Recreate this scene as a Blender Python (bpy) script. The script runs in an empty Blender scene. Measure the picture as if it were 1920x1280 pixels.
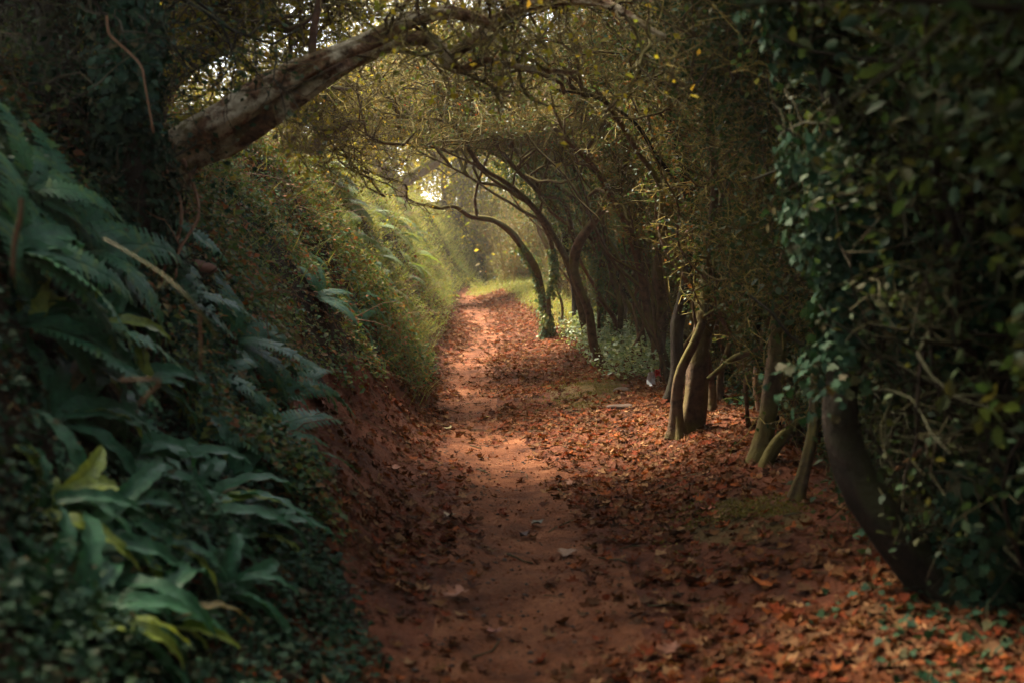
import bpy, math, random
import numpy as np
from mathutils import Vector, Matrix
R = math.radians
HAZE = .0012
PI = math.pi
scene = bpy.context.scene
C = scene.collection

# ------------------------------------------------------------------ camera, light, exposure
EYE = 1.45
F_PX = 2133.0
PITCH = math.atan(140 / F_PX)
cam_d = bpy.data.cameras.new('camera')
cam = bpy.data.objects.new('camera', cam_d)
C.objects.link(cam)
cam.location = (0, 0, EYE)
cam.rotation_euler = (PI / 2 - PITCH, 0, 0)
cam_d.sensor_width = 36.0
cam_d.lens = F_PX / 1920 * 36.0
cam_d.clip_start = 0.05
cam_d.clip_end = 1500
cam_d.dof.use_dof = True
cam_d.dof.focus_distance = 11.0
cam_d.dof.aperture_fstop = 1.9
scene.camera = cam

SUN_EL, SUN_AZ = R(56), R(-46)      # azimuth measured from +Y towards +X
w = bpy.data.worlds.new('World')
scene.world = w
w.use_nodes = True
nt = w.node_tree
bg = nt.nodes['Background']
sky = nt.nodes.new('ShaderNodeTexSky')
sky.sky_type = 'NISHITA'
sky.sun_disc = False
sky.sun_elevation = SUN_EL
sky.sun_rotation = SUN_AZ
sky.air_density = 1.0
sky.dust_density = 2.5
veil = nt.nodes.new('ShaderNodeMix'); veil.data_type = 'RGBA'; veil.inputs[0].default_value = .55   # thin cloud
bwn = nt.nodes.new('ShaderNodeRGBToBW'); cb = nt.nodes.new('ShaderNodeMix'); cb.data_type = 'RGBA'; cb.blend_type = 'MULTIPLY'; cb.inputs[0].default_value = 1
nt.links.new(sky.outputs[0], bwn.inputs[0]); nt.links.new(bwn.outputs[0], cb.inputs[6]); cb.inputs[7].default_value = (1.05, 1.0, .88, 1)
nt.links.new(sky.outputs[0], veil.inputs[6]); nt.links.new(cb.outputs[2], veil.inputs[7]); nt.links.new(veil.outputs[2], bg.inputs[0])
bg.inputs[1].default_value = 0.15
sl = bpy.data.lights.new('sun', 'SUN')
sun = bpy.data.objects.new('sun', sl)
C.objects.link(sun)
sl.energy = 4.2
sl.angle = R(15.0)
sl.color = (1.0, 0.86, 0.66)
sd = Vector((math.sin(SUN_AZ) * math.cos(SUN_EL), math.cos(SUN_AZ) * math.cos(SUN_EL), math.sin(SUN_EL)))
sun.rotation_euler = (-sd).to_track_quat('-Z', 'Y').to_euler()

scene.view_settings.view_transform = 'Standard'
scene.view_settings.look = 'None'
scene.view_settings.gamma = 1.0
scene.view_settings.exposure = 2.7
scene.render.engine = 'CYCLES'
cy = scene.cycles
cy.max_bounces = 7
cy.diffuse_bounces = 4
cy.glossy_bounces = 2
cy.transmission_bounces = 4
cy.transparent_max_bounces = 4
cy.volume_bounces = 0
cy.use_denoising = True
cy.sample_clamp_indirect = 4.0
cy.caustics_reflective = False
cy.caustics_refractive = False

# ------------------------------------------------------------------ numeric helpers
def U(rng, a, b, n=None):
    return rng.uniform(a, b, n)

def hash3(ix, iy, iz, seed):
    h = (ix.astype(np.int64) * 374761393 + iy.astype(np.int64) * 668265263 + iz.astype(np.int64) * 2147483647 + seed * 974634777) & 0xffffffff
    h = ((h ^ (h >> 13)) * 1274126177) & 0xffffffff
    h = h ^ (h >> 16)
    return (h & 0xffff) / 65535.0

def vnoise(p, seed=0):
    p = np.asarray(p, float)
    i = np.floor(p).astype(np.int64)
    f = p - i
    f = f * f * (3 - 2 * f)
    r = 0
    for dx in (0, 1):
        for dy in (0, 1):
            for dz in (0, 1):
                wgt = (f[..., 0] if dx else 1 - f[..., 0]) * (f[..., 1] if dy else 1 - f[..., 1]) * (f[..., 2] if dz else 1 - f[..., 2])
                r = r + wgt * hash3(i[..., 0] + dx, i[..., 1] + dy, i[..., 2] + dz, seed)
    return r * 2 - 1

def noise2(x, y, fr, seed):
    return vnoise(np.stack([x * fr, y * fr, np.full_like(x, seed * 7.3)], -1), seed)

def ss(x, a, b):
    t = np.clip((x - a) / (b - a), 0, 1)
    return t * t * (3 - 2 * t)

def norm(v):
    return v / np.maximum(np.linalg.norm(v, axis=-1, keepdims=True), 1e-9)

# pixel (of the 1920x1280 photograph) at distance d along the lane -> point in the place
_ct, _st = math.cos(PITCH), math.sin(PITCH)
def P(px, py, d):
    u = (px - 960) / F_PX
    v = (640 - py) / F_PX
    dy = _ct + v * _st
    dz = -_st + v * _ct
    k = d / dy
    return np.array([u * k, d, EYE + dz * k])

# ------------------------------------------------------------------ terrain
_Y = [-12, 10, 14, 20, 26, 32, 40, 60]
def zc(y): return np.interp(y, _Y, [0, 0, .12, .44, .70, .80, .70, .6])
def xc(y): return np.interp(y, [-10, 4, 5, 6.5, 8, 10, 12, 14, 16, 18, 20, 23, 26, 30, 34, 40, 60], [.05, .05, .08, .07, -.03, -.26, -.46, -.56, -.52, -.42, -.44, -.70, -.98, -1.0, -.3, 1.2, 6])
def xl(y): return np.interp(y, [-10, 4, 6.2, 10, 14, 17, 20, 26, 30, 34, 40, 60], [-.5, -.42, -.38, -.65, -.98, -1.0, -1.0, -1.32, -1.30, -.9, .3, 5])
def xt(y): return np.interp(y, [-10, 4, 6, 10, 14, 17, 20, 26, 30, 34, 40, 60], [1.5, 1.5, 1.6, 1.55, 1.3, 1.1, .8, .25, .0, .6, 2.2, 8])
def hgt(x, y):
    x = np.asarray(x, float); y = np.asarray(y, float)
    s = xl(y) - x
    h = zc(y)
    far = ss(y, 6.8, 12)
    near_prof = np.interp(s, [0, .25, .6, 1.0, 1.25, 1.5, 2.0, 3.0, 6.0, 30], [0, .06, .30, .68, 1.12, 1.68, 2.20, 2.4, 2.8, 4])
    far_prof = np.interp(s, [0, .2, .5, 1.0, 1.5, 2.1, 3.0, 6.0, 30], [0, .15, .62, 1.55, 2.30, 2.75, 2.9, 3.1, 4])
    h = h + near_prof * (1 - far) + far_prof * far
    t = x - xt(y)
    h = h + .20 * ss(t, -.9, .1) - .75 * ss(t, .5, 2.6)
    # worn hollow of the path
    h = h - .05 * np.exp(-((x - xc(y)) / .35) ** 2)
    # mossy mound between path and trees
    h = h + .13 * np.exp(-((x - .75) / .35) ** 2 - ((y - 12.0) / 1.1) ** 2)
    bank = ss(s, .1, 1.0)
    off = ss(t, -.6, .4)
    amp = .02 + .20 * bank * (s < 2.6) + .13 * bank * (s >= 2.6) + .06 * off
    h = h + amp * noise2(x, y, 1.3, 3) + (.014 + .05 * bank + .02 * off) * noise2(x, y, 4.3, 5) + (.010 + .012 * bank) * noise2(x, y, 11, 6)
    return h
def hnrm(x, y, e=.08):
    gx = (hgt(x + e, y) - hgt(x - e, y)) / (2 * e)
    gy = (hgt(x, y + e) - hgt(x, y - e)) / (2 * e)
    return norm(np.stack([-gx, -gy, np.ones_like(gx)], -1))
def hit(px, py, dmin=1.5, dmax=60):
    d = np.arange(dmin, dmax, .02)
    a = P(px, py, 1.0)
    o = np.array([0, 0, EYE])
    v = a - o
    pts = o + v[None] * d[:, None]
    under = pts[:, 2] < hgt(pts[:, 0], pts[:, 1])
    i = int(np.argmax(under)) if under.any() else len(d) - 1
    return pts[i]

# ------------------------------------------------------------------ mesh builder
class MB:
    def __init__(s):
        s.v = []; s.f3 = []; s.f4 = []; s.n = 0
    def add(s, v, f):
        v = np.asarray(v, np.float32).reshape(-1, 3)
        f = np.asarray(f, np.int64)
        (s.f3 if f.shape[1] == 3 else s.f4).append(f + s.n)
        s.v.append(v); s.n += len(v)
    def add2(s, v, f3, f4):
        v = np.asarray(v, np.float32).reshape(-1, 3)
        if len(f3): s.f3.append(np.asarray(f3) + s.n)
        if len(f4): s.f4.append(np.asarray(f4) + s.n)
        s.v.append(v); s.n += len(v)
    def build(s, name, mat, parent=None, smooth=True, loc=None, link=True):
        me = bpy.data.meshes.new(name)
        v = np.concatenate(s.v) if s.v else np.zeros((0, 3), np.float32)
        if loc is not None:
            v = v - np.asarray(loc, np.float32)
        f3 = np.concatenate(s.f3) if s.f3 else np.zeros((0, 3), np.int64)
        f4 = np.concatenate(s.f4) if s.f4 else np.zeros((0, 4), np.int64)
        me.vertices.add(len(v))
        me.vertices.foreach_set('co', v.astype(np.float32).ravel())
        loops = np.concatenate([f3.ravel(), f4.ravel()]).astype(np.int32)
        tot = len(f3) + len(f4)
        me.loops.add(len(loops))
        me.loops.foreach_set('vertex_index', loops)
        starts = np.concatenate([np.arange(len(f3)) * 3, len(f3) * 3 + np.arange(len(f4)) * 4]).astype(np.int32)
        me.polygons.add(tot)
        me.polygons.foreach_set('loop_start', starts)
        if smooth:
            me.polygons.foreach_set('use_smooth', np.ones(tot, bool))
        me.update(calc_edges=True)
        me.materials.append(mat)
        o = bpy.data.objects.new(name, me)
        if link:
            C.objects.link(o)
        if parent is not None:
            o.parent = parent
        return o

def inst(tv, tf, pos, rot, sc):
    """template verts (V,3), faces (F,k); pos (N,3), rot (N,3,3) columns = axes, sc (N,) or (N,3)"""
    N = len(pos)
    sc = np.asarray(sc, float)
    if sc.ndim == 1: sc = np.repeat(sc[:, None], 3, 1)
    v = np.einsum('nij,nvj->nvi', rot, tv[None] * sc[:, None, :]) + pos[:, None, :]
    f = (tf[None] + (np.arange(N) * len(tv))[:, None, None]).reshape(-1, tf.shape[1])
    return v.reshape(-1, 3), f

def frames(nrm, rng, fwd=None):
    """rotation matrices with z=nrm, y as near fwd as possible (random if None)"""
    n = norm(nrm)
    if fwd is None:
        fwd = rng.normal(size=n.shape)
    y = fwd - (fwd * n).sum(-1, keepdims=True) * n
    y = norm(y)
    x = np.cross(y, n)
    return np.stack([x, y, n], -1)

# leaf templates: base at origin, tip along +y, unit length
LEAF4 = (np.array([[0, 0, 0], [-.32, .5, .10], [0, 1, -.08], [.32, .5, .10]]), np.array([[0, 2, 1], [0, 3, 2]]))
LEAF6 = (np.array([[0, 0, 0], [-.26, .28, .07], [-.28, .62, .08], [0, 1, -.10], [.28, .62, .08], [.26, .28, .07], [0, .45, -.02]]),
         np.array([[0, 6, 1], [1, 6, 2], [2, 6, 3], [3, 6, 4], [4, 6, 5], [5, 6, 0]]))
_iv = np.array([[0, .0, 0], [-.32, -.05, .02], [-.55, .22, -.05], [-.30, .34, .04], [-.42, .66, -.03], [-.16, .62, .04], [0, 1, -.08],
                [.16, .62, .04], [.42, .66, -.03], [.30, .34, .04], [.55, .22, -.05], [.32, -.05, .02], [0, .38, -.01]])
IVY = (_iv, np.array([[i, (i + 1) % 12, 12] for i in range(12)]))
def dead_leaf(seed):
    rg = np.random.default_rng(seed)
    prof = np.array([[0, 0], [-.30, .02], [-.52, .26], [-.24, .30], [-.50, .66], [-.16, .60], [0, 1.0], [.18, .62], [.48, .62], [.26, .32], [.5, .22], [.28, .0]])
    prof = prof + rg.normal(size=prof.shape) * .05
    c = np.array([[0, .4]])
    xy = np.concatenate([prof, c])
    a, b, ph = rg.uniform(.15, .55), rg.uniform(-.5, .6), rg.uniform(0, 6)
    z = a * (xy[:, 0] ** 2) * 2 + b * (xy[:, 1] - .4) ** 2 + .07 * np.sin(9 * xy[:, 1] + ph) + rg.normal(size=len(xy)) * .05
    z -= z.min() * .6
    v = np.column_stack([xy, z])
    f = np.array([[(i + 1) % 12, i, 12] for i in range(12)])
    v[:, 1] -= .4
    return v, f
DEAD = [dead_leaf(i) for i in range(7)]
BLADE = (np.array([[-.022, 0, 0], [.022, 0, 0], [-.018, .12, .45], [.018, .12, .45], [0, .42, .85]]), np.array([[0, 1, 3], [0, 3, 2], [2, 3, 4]]))

# ------------------------------------------------------------------ materials
def mat_base(name):
    m = bpy.data.materials.new(name)
    m.use_nodes = True
    t = m.node_tree
    t.nodes.clear()
    out = t.nodes.new('ShaderNodeOutputMaterial')
    return m, t, out
def ramp(t, cols, inter='LINEAR'):
    r = t.nodes.new('ShaderNodeValToRGB')
    r.color_ramp.interpolation = inter
    el = r.color_ramp.elements
    el[0].position = cols[0][0]; el[0].color = (*cols[0][1], 1)
    el[1].position = cols[-1][0]; el[1].color = (*cols[-1][1], 1)
    for p, c in cols[1:-1]:
        e = el.new(p); e.color = (*c, 1)
    return r
def even(cols):
    n = len(cols)
    return [(i / (n - 1), c) for i, c in enumerate(cols)]
def leaf_mat(name, cols, trans=.35, rough=.5, spec=.35, bump=0):
    m, t, out = mat_base(name)
    g = t.nodes.new('ShaderNodeNewGeometry')
    r = ramp(t, even(cols), 'LINEAR')
    t.links.new(g.outputs['Random Per Island'], r.inputs[0])
    no = t.nodes.new('ShaderNodeTexNoise'); no.inputs['Scale'].default_value = 55; no.inputs['Detail'].default_value = 2
    tc = t.nodes.new('ShaderNodeTexCoord')
    t.links.new(tc.outputs['Object'], no.inputs['Vector'])
    mr = t.nodes.new('ShaderNodeMapRange'); mr.inputs[1].default_value = .3; mr.inputs[2].default_value = .7; mr.inputs[3].default_value = .72; mr.inputs[4].default_value = 1.2
    t.links.new(no.outputs[0], mr.inputs[0])
    mx = t.nodes.new('ShaderNodeMix'); mx.data_type = 'RGBA'; mx.blend_type = 'MULTIPLY'; mx.inputs[0].default_value = 1
    t.links.new(r.outputs[0], mx.inputs[6]); t.links.new(mr.outputs[0], mx.inputs[7])
    p = t.nodes.new('ShaderNodeBsdfPrincipled')
    p.inputs['Roughness'].default_value = rough
    p.inputs['Specular IOR Level'].default_value = spec
    t.links.new(mx.outputs[2], p.inputs['Base Color'])
    if trans > 0:
        tr = t.nodes.new('ShaderNodeBsdfTranslucent')
        hs = t.nodes.new('ShaderNodeMix'); hs.data_type = 'RGBA'; hs.blend_type = 'MULTIPLY'; hs.inputs[0].default_value = 1
        t.links.new(mx.outputs[2], hs.inputs[6]); hs.inputs[7].default_value = (1.5, 1.35, .7, 1)
        t.links.new(hs.outputs[2], tr.inputs[0])
        ms = t.nodes.new('ShaderNodeMixShader'); ms.inputs[0].default_value = trans
        t.links.new(p.outputs[0], ms.inputs[1]); t.links.new(tr.outputs[0], ms.inputs[2])
        t.links.new(ms.outputs[0], out.inputs[0])
    else:
        t.links.new(p.outputs[0], out.inputs[0])
    return m
def bark_mat(name, c1, c2, moss, moss_amt=.5, scale=18, up=.3, lichen=None):
    m, t, out = mat_base(name)
    tc = t.nodes.new('ShaderNodeTexCoord')
    n1 = t.nodes.new('ShaderNodeTexNoise'); n1.inputs['Scale'].default_value = scale; n1.inputs['Detail'].default_value = 6; n1.inputs['Roughness'].default_value = .65
    n2 = t.nodes.new('ShaderNodeTexNoise'); n2.inputs['Scale'].default_value = 3.2; n2.inputs['Detail'].default_value = 5
    for n in (n1, n2): t.links.new(tc.outputs['Object'], n.inputs['Vector'])
    r = ramp(t, [(.3, c1), (.7, c2)])
    t.links.new(n1.outputs[0], r.inputs[0])
    g = t.nodes.new('ShaderNodeNewGeometry')
    sx = t.nodes.new('ShaderNodeSeparateXYZ'); t.links.new(g.outputs['Normal'], sx.inputs[0])
    ma = t.nodes.new('ShaderNodeMath'); ma.operation = 'MULTIPLY_ADD'; ma.inputs[1].default_value = up
    t.links.new(sx.outputs[2], ma.inputs[0]); t.links.new(n2.outputs[0], ma.inputs[2])
    mr = t.nodes.new('ShaderNodeMapRange'); mr.inputs[1].default_value = .62 - moss_amt * .3; mr.inputs[2].default_value = .72 - moss_amt * .2
    t.links.new(ma.outputs[0], mr.inputs[0])
    mx = t.nodes.new('ShaderNodeMix'); mx.data_type = 'RGBA'
    t.links.new(mr.outputs[0], mx.inputs[0]); t.links.new(r.outputs[0], mx.inputs[6]); mx.inputs[7].default_value = (*moss, 1)
    col = mx.outputs[2]
    if lichen:
        n3 = t.nodes.new('ShaderNodeTexNoise'); n3.inputs['Scale'].default_value = 5.5; n3.inputs['Detail'].default_value = 8; n3.inputs['Roughness'].default_value = .7
        mp = t.nodes.new('ShaderNodeMapping'); mp.inputs['Location'].default_value = (3, 7, 1)
        t.links.new(tc.outputs['Object'], mp.inputs[0]); t.links.new(mp.outputs[0], n3.inputs['Vector'])
        mr3 = t.nodes.new('ShaderNodeMapRange'); mr3.inputs[1].default_value = .47; mr3.inputs[2].default_value = .56
        t.links.new(n3.outputs[0], mr3.inputs[0])
        m3 = t.nodes.new('ShaderNodeMix'); m3.data_type = 'RGBA'
        t.links.new(mr3.outputs[0], m3.inputs[0]); t.links.new(col, m3.inputs[6]); m3.inputs[7].default_value = (*lichen, 1)
        m4 = t.nodes.new('ShaderNodeMix'); m4.data_type = 'RGBA'; m4.blend_type = 'MULTIPLY'; m4.inputs[0].default_value = .8
        r4 = ramp(t, [(.35, (.35, .3, .25)), (.6, (1, 1, 1))]); t.links.new(n1.outputs[0], r4.inputs[0])
        t.links.new(m3.outputs[2], m4.inputs[6]); t.links.new(r4.outputs[0], m4.inputs[7])
        col = m4.outputs[2]
    p = t.nodes.new('ShaderNodeBsdfPrincipled'); p.inputs['Roughness'].default_value = .85; p.inputs['Specular IOR Level'].default_value = .2
    t.links.new(col, p.inputs['Base Color'])
    b = t.nodes.new('ShaderNodeBump'); b.inputs['Strength'].default_value = .9; b.inputs['Distance'].default_value = .02
    t.links.new(n1.outputs[0], b.inputs['Height']); t.links.new(b.outputs[0], p.inputs['Normal'])
    t.links.new(p.outputs[0], out.inputs[0])
    return m
def soil_mat(name, cols, scale=4.0, speck=.5):
    m, t, out = mat_base(name)
    tc = t.nodes.new('ShaderNodeTexCoord')
    n1 = t.nodes.new('ShaderNodeTexNoise'); n1.inputs['Scale'].default_value = scale; n1.inputs['Detail'].default_value = 9; n1.inputs['Roughness'].default_value = .62
    n2 = t.nodes.new('ShaderNodeTexNoise'); n2.inputs['Scale'].default_value = 60; n2.inputs['Detail'].default_value = 5; n2.inputs['Roughness'].default_value = .7
    n3 = t.nodes.new('ShaderNodeTexVoronoi'); n3.inputs['Scale'].default_value = 42
    n4 = t.nodes.new('ShaderNodeTexNoise'); n4.inputs['Scale'].default_value = 1.6; n4.inputs['Detail'].default_value = 3; t.links.new(tc.outputs['Object'], n4.inputs['Vector'])
    for n in (n1, n2, n3): t.links.new(tc.outputs['Object'], n.inputs['Vector'])
    r = ramp(t, [(.32, cols[0]), (.5, cols[1]), (.68, cols[2])])
    t.links.new(n1.outputs[0], r.inputs[0])
    r2 = ramp(t, [(.3, (.55, .5, .5)), (.62, (1.15, 1.12, 1.1))]); t.links.new(n2.outputs[0], r2.inputs[0])
    mx = t.nodes.new('ShaderNodeMix'); mx.data_type = 'RGBA'; mx.blend_type = 'MULTIPLY'; mx.inputs[0].default_value = speck + .3
    t.links.new(r.outputs[0], mx.inputs[6]); t.links.new(r2.outputs[0], mx.inputs[7])
    r5 = ramp(t, [(.38, (.62, .58, .55)), (.60, (1.08, 1.05, 1.0))]); t.links.new(n4.outputs[0], r5.inputs[0])
    m5 = t.nodes.new('ShaderNodeMix'); m5.data_type = 'RGBA'; m5.blend_type = 'MULTIPLY'; m5.inputs[0].default_value = .85
    t.links.new(mx.outputs[2], m5.inputs[6]); t.links.new(r5.outputs[0], m5.inputs[7])
    p = t.nodes.new('ShaderNodeBsdfPrincipled'); p.inputs['Roughness'].default_value = .85; p.inputs['Specular IOR Level'].default_value = .12
    t.links.new(m5.outputs[2], p.inputs['Base Color'])
    ad = t.nodes.new('ShaderNodeMath'); ad.operation = 'ADD'
    mu = t.nodes.new('ShaderNodeMath'); mu.operation = 'MULTIPLY'; mu.inputs[1].default_value = .5
    t.links.new(n3.outputs[0], mu.inputs[0]); t.links.new(mu.outputs[0], ad.inputs[0]); t.links.new(n2.outputs[0], ad.inputs[1])
    b = t.nodes.new('ShaderNodeBump'); b.inputs['Strength'].default_value = 1.0; b.inputs['Distance'].default_value = .028
    t.links.new(ad.outputs[0], b.inputs['Height']); t.links.new(b.outputs[0], p.inputs['Normal'])
    t.links.new(p.outputs[0], out.inputs[0])
    return m
def plain_mat(name, col, rough=.6, trans=0, scale=30):
    m, t, out = mat_base(name)
    tc = t.nodes.new('ShaderNodeTexCoord')
    n1 = t.nodes.new('ShaderNodeTexNoise'); n1.inputs['Scale'].default_value = scale; n1.inputs['Detail'].default_value = 4
    t.links.new(tc.outputs['Object'], n1.inputs['Vector'])
    a = tuple(c * .7 for c in col); b_ = tuple(min(1, c * 1.2) for c in col)
    r = ramp(t, [(.3, a), (.7, b_)]); t.links.new(n1.outputs[0], r.inputs[0])
    p = t.nodes.new('ShaderNodeBsdfPrincipled'); p.inputs['Roughness'].default_value = rough; p.inputs['Specular IOR Level'].default_value = .15
    t.links.new(r.outputs[0], p.inputs['Base Color'])
    t.links.new(p.outputs[0], out.inputs[0])
    return m

M = {}
M['path'] = soil_mat('trodden soil', [(.10, .037, .017), (.205, .076, .032), (.31, .135, .064)])
M['soil'] = soil_mat('red soil', [(.06, .022, .011), (.14, .046, .021), (.21, .076, .036)], 3.0)
M['moss_soil'] = soil_mat('mossy soil', [(.05, .038, .012), (.12, .085, .025), (.17, .10, .045)], 5.0)
M['dark_soil'] = soil_mat('leafy humus', [(.020, .014, .008), (.040, .026, .014), (.075, .045, .024)], 5.0)
M['litter'] = leaf_mat('dead leaves', [(0.026, 0.011, 0.006), (0.105, 0.024, 0.008), (0.149, 0.029, 0.009), (0.044, 0.015, 0.008), (0.113, 0.037, 0.014), (0.062, 0.026, 0.013), (0.209, 0.054, 0.012), (0.069, 0.025, 0.011), (0.244, 0.131, 0.059), (0.053, 0.025, 0.013), (0.113, 0.033, 0.010), (0.030, 0.015, 0.009), (0.157, 0.070, 0.025), (0.062, 0.022, 0.009), (0.096, 0.049, 0.022), (0.131, 0.041, 0.014)], .12, .8, .06)
M['ivy'] = leaf_mat('ivy leaves', [(.008, .026, .014), (.014, .042, .022), (.022, .056, .026), (.012, .034, .020), (.026, .055, .022), (.02, .045, .022), (.06, .045, .018)], .12, .6, .08)
M['ivy_old'] = leaf_mat('mixed ivy leaves', [(.03, .075, .04), (.07, .12, .055), (.13, .16, .045), (.04, .09, .05), (.22, .20, .05), (.06, .11, .05), (.10, .14, .045)], .18, .5, .2)
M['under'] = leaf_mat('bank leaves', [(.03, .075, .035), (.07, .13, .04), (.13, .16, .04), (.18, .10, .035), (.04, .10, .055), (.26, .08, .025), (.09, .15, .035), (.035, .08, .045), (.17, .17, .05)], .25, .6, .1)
M['under_far'] = leaf_mat('bank leaves lit', [(.08, .13, .035), (.14, .18, .045), (.20, .21, .05), (.22, .16, .05), (.09, .15, .04), (.17, .20, .045)], .4, .6, .12)  # bank leaves with sunlight put into the colour, for the far bank
M['grass'] = leaf_mat('grass', [(.09, .13, .03), (.16, .19, .05), (.24, .22, .08), (.12, .17, .035), (.30, .24, .11)], .4, .6, .12)
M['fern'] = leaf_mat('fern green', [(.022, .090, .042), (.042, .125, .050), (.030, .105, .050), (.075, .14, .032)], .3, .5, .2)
M['fern_lit'] = leaf_mat('yellow green fern', [(.09, .16, .03), (.14, .19, .04), (.10, .15, .03)], .4, .5, .3)  # yellower copy of the fern green, brightened to look sunlit
M['fern_old'] = leaf_mat('withered fern', [(.16, .07, .025), (.10, .085, .03), (.22, .14, .04)], .25, .6, .2)
M['fern_pale'] = leaf_mat('pale fern tip', [(.17, .24, .03), (.22, .27, .04)], .35, .45, .35)
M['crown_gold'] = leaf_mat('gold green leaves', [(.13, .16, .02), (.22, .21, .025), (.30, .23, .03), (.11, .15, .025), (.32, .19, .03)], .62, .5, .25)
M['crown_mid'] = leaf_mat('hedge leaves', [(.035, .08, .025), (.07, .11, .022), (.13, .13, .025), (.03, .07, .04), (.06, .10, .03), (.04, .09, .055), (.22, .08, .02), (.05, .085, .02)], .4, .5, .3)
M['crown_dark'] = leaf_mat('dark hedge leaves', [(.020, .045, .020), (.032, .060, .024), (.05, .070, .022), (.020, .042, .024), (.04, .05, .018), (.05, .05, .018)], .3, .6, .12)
M['bark'] = bark_mat('brown bark', (.032, .021, .013), (.13, .078, .042), (.11, .09, .022), .5)
M['bark_red'] = bark_mat('red brown bark', (.035, .019, .012), (.16, .078, .042), (.12, .09, .025), .35)
M['bark_dark'] = bark_mat('dark bark', (.008, .006, .004), (.032, .020, .012), (.030, .030, .011), .35)
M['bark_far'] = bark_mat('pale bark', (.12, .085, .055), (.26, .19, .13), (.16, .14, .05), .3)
M['log'] = bark_mat('lichened bark', (.05, .026, .014), (.34, .18, .09), (.16, .12, .03), .3, 24, .15, (.60, .50, .32))
M['twig'] = bark_mat('mossy twigs', (.05, .034, .018), (.24, .145, .06), (.26, .20, .045), .55, 30)
M['twig_dark'] = bark_mat('dark twigs', (.022, .015, .009), (.065, .043, .022), (.055, .05, .018), .5, 30)
M['straw'] = plain_mat('straw stem', (.10, .085, .014), .5)
M['stem_brown'] = plain_mat('dry brown stem', (.17, .085, .04), .7)
M['berry'] = plain_mat('red berry', (.55, .035, .015), .25)
M['white'] = plain_mat('white paper', (.75, .76, .78), .6)
M['red'] = plain_mat('red plastic', (.55, .03, .02), .4)
M['stone'] = plain_mat('brown stone', (.085, .055, .04), .8, scale=12)
M['clay'] = plain_mat('reddish clay', (.16, .075, .045), .8, scale=9)
M['moss'] = plain_mat('moss', (.10, .085, .022), .9, scale=60)

# ------------------------------------------------------------------ object helpers
def tag(o, label, cat, group=None, kind=None):
    if label: o['label'] = label
    if cat: o['category'] = cat
    if group: o['group'] = group
    if kind: o['kind'] = kind
    return o
def thing(name, label, cat, loc, group=None):
    o = bpy.data.objects.new(name, None)
    C.objects.link(o)
    o.location = Vector([float(a) for a in loc])
    o.empty_display_size = .1
    return tag(o, label, cat, group)

# ------------------------------------------------------------------ tubes and growth
def catmull(pts, r, step=.08):
    pts = np.asarray(pts, float); r = np.asarray(r, float)
    p = np.vstack([2 * pts[0] - pts[1], pts, 2 * pts[-1] - pts[-2]])
    out = []; rr = []
    for i in range(len(pts) - 1):
        L = np.linalg.norm(pts[i + 1] - pts[i]); n = max(2, int(L / step))
        t = np.linspace(0, 1, n, endpoint=False)[:, None]
        a, b, c, d = p[i], p[i + 1], p[i + 2], p[i + 3]
        out.append(.5 * (2 * b + (c - a) * t + (2 * a - 5 * b + 4 * c - d) * t ** 2 + (3 * b - a - 3 * c + d) * t ** 3))
        rr.append(r[i] + (r[i + 1] - r[i]) * t[:, 0])
    out.append(pts[-1:]); rr.append(r[-1:])
    return np.vstack(out), np.concatenate(rr)
def tube(mb, pts, r, n=14, rough=.12, seed=0, flare=0, wob=.0):
    """one thick tube with bark ridges and a smooth frame"""
    S = len(pts)
    T = np.gradient(pts, axis=0); T = norm(T)
    ref = np.array([0, 0, 1.0]) if abs(T[0, 2]) < .8 else np.array([1.0, 0, 0])
    a = norm(np.cross(T[0], ref)); A = [a]
    for i in range(1, S):
        a = A[-1] - T[i] * np.dot(A[-1], T[i]); A.append(a / np.linalg.norm(a))
    A = np.array(A); B = np.cross(T, A)
    th = np.linspace(0, 2 * PI, n, endpoint=False)
    L = np.concatenate([[0], np.cumsum(np.linalg.norm(np.diff(pts, axis=0), axis=1))])
    if wob:
        k = np.stack([L * 2.2, np.full(S, seed * 3.1), np.zeros(S)], -1)
        pts = pts + A * (vnoise(k, 1) * wob)[:, None] + B * (vnoise(k + 40, 2) * wob)[:, None]
    rad = r[:, None] * np.ones(n)[None]
    q = np.stack([np.cos(th)[None] * 1.4 + L[:, None] * 0, np.sin(th)[None] * 1.4 + L[:, None] * 0, L[:, None] * 3 + th[None] * 0 + seed * 5], -1)
    q2 = np.stack([np.cos(th + 0)[None] * 4.5 + L[:, None] * 0, np.sin(th)[None] * 4.5 + L[:, None] * 0, L[:, None] * 3.2 + th[None] * 0 + seed * 9], -1)
    rad = rad * (1 + rough * 1.5 * vnoise(q, seed) + rough * vnoise(q2, seed + 1))
    if flare:
        rad = rad * (1 + flare * np.exp(-L / .12)[:, None] * (1 + .7 * np.cos(th * 3 + seed)[None]))
    V = pts[:, None, :] + rad[..., None] * (np.cos(th)[None, :, None] * A[:, None] + np.sin(th)[None, :, None] * B[:, None])
    i = np.arange(S - 1)[:, None] * n; j = np.arange(n)[None]; j2 = (j + 1) % n
    F = np.stack([i + j, i + j2, i + n + j2, i + n + j], -1).reshape(-1, 4)
    cap = np.array([[(S - 1) * n + k, (S - 1) * n + (k + 1) % n, S * n] for k in range(n)])
    mb.add2(np.vstack([V.reshape(-1, 3), pts[-1:] + T[-1:] * r[-1] * .5]), cap, F)
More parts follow.
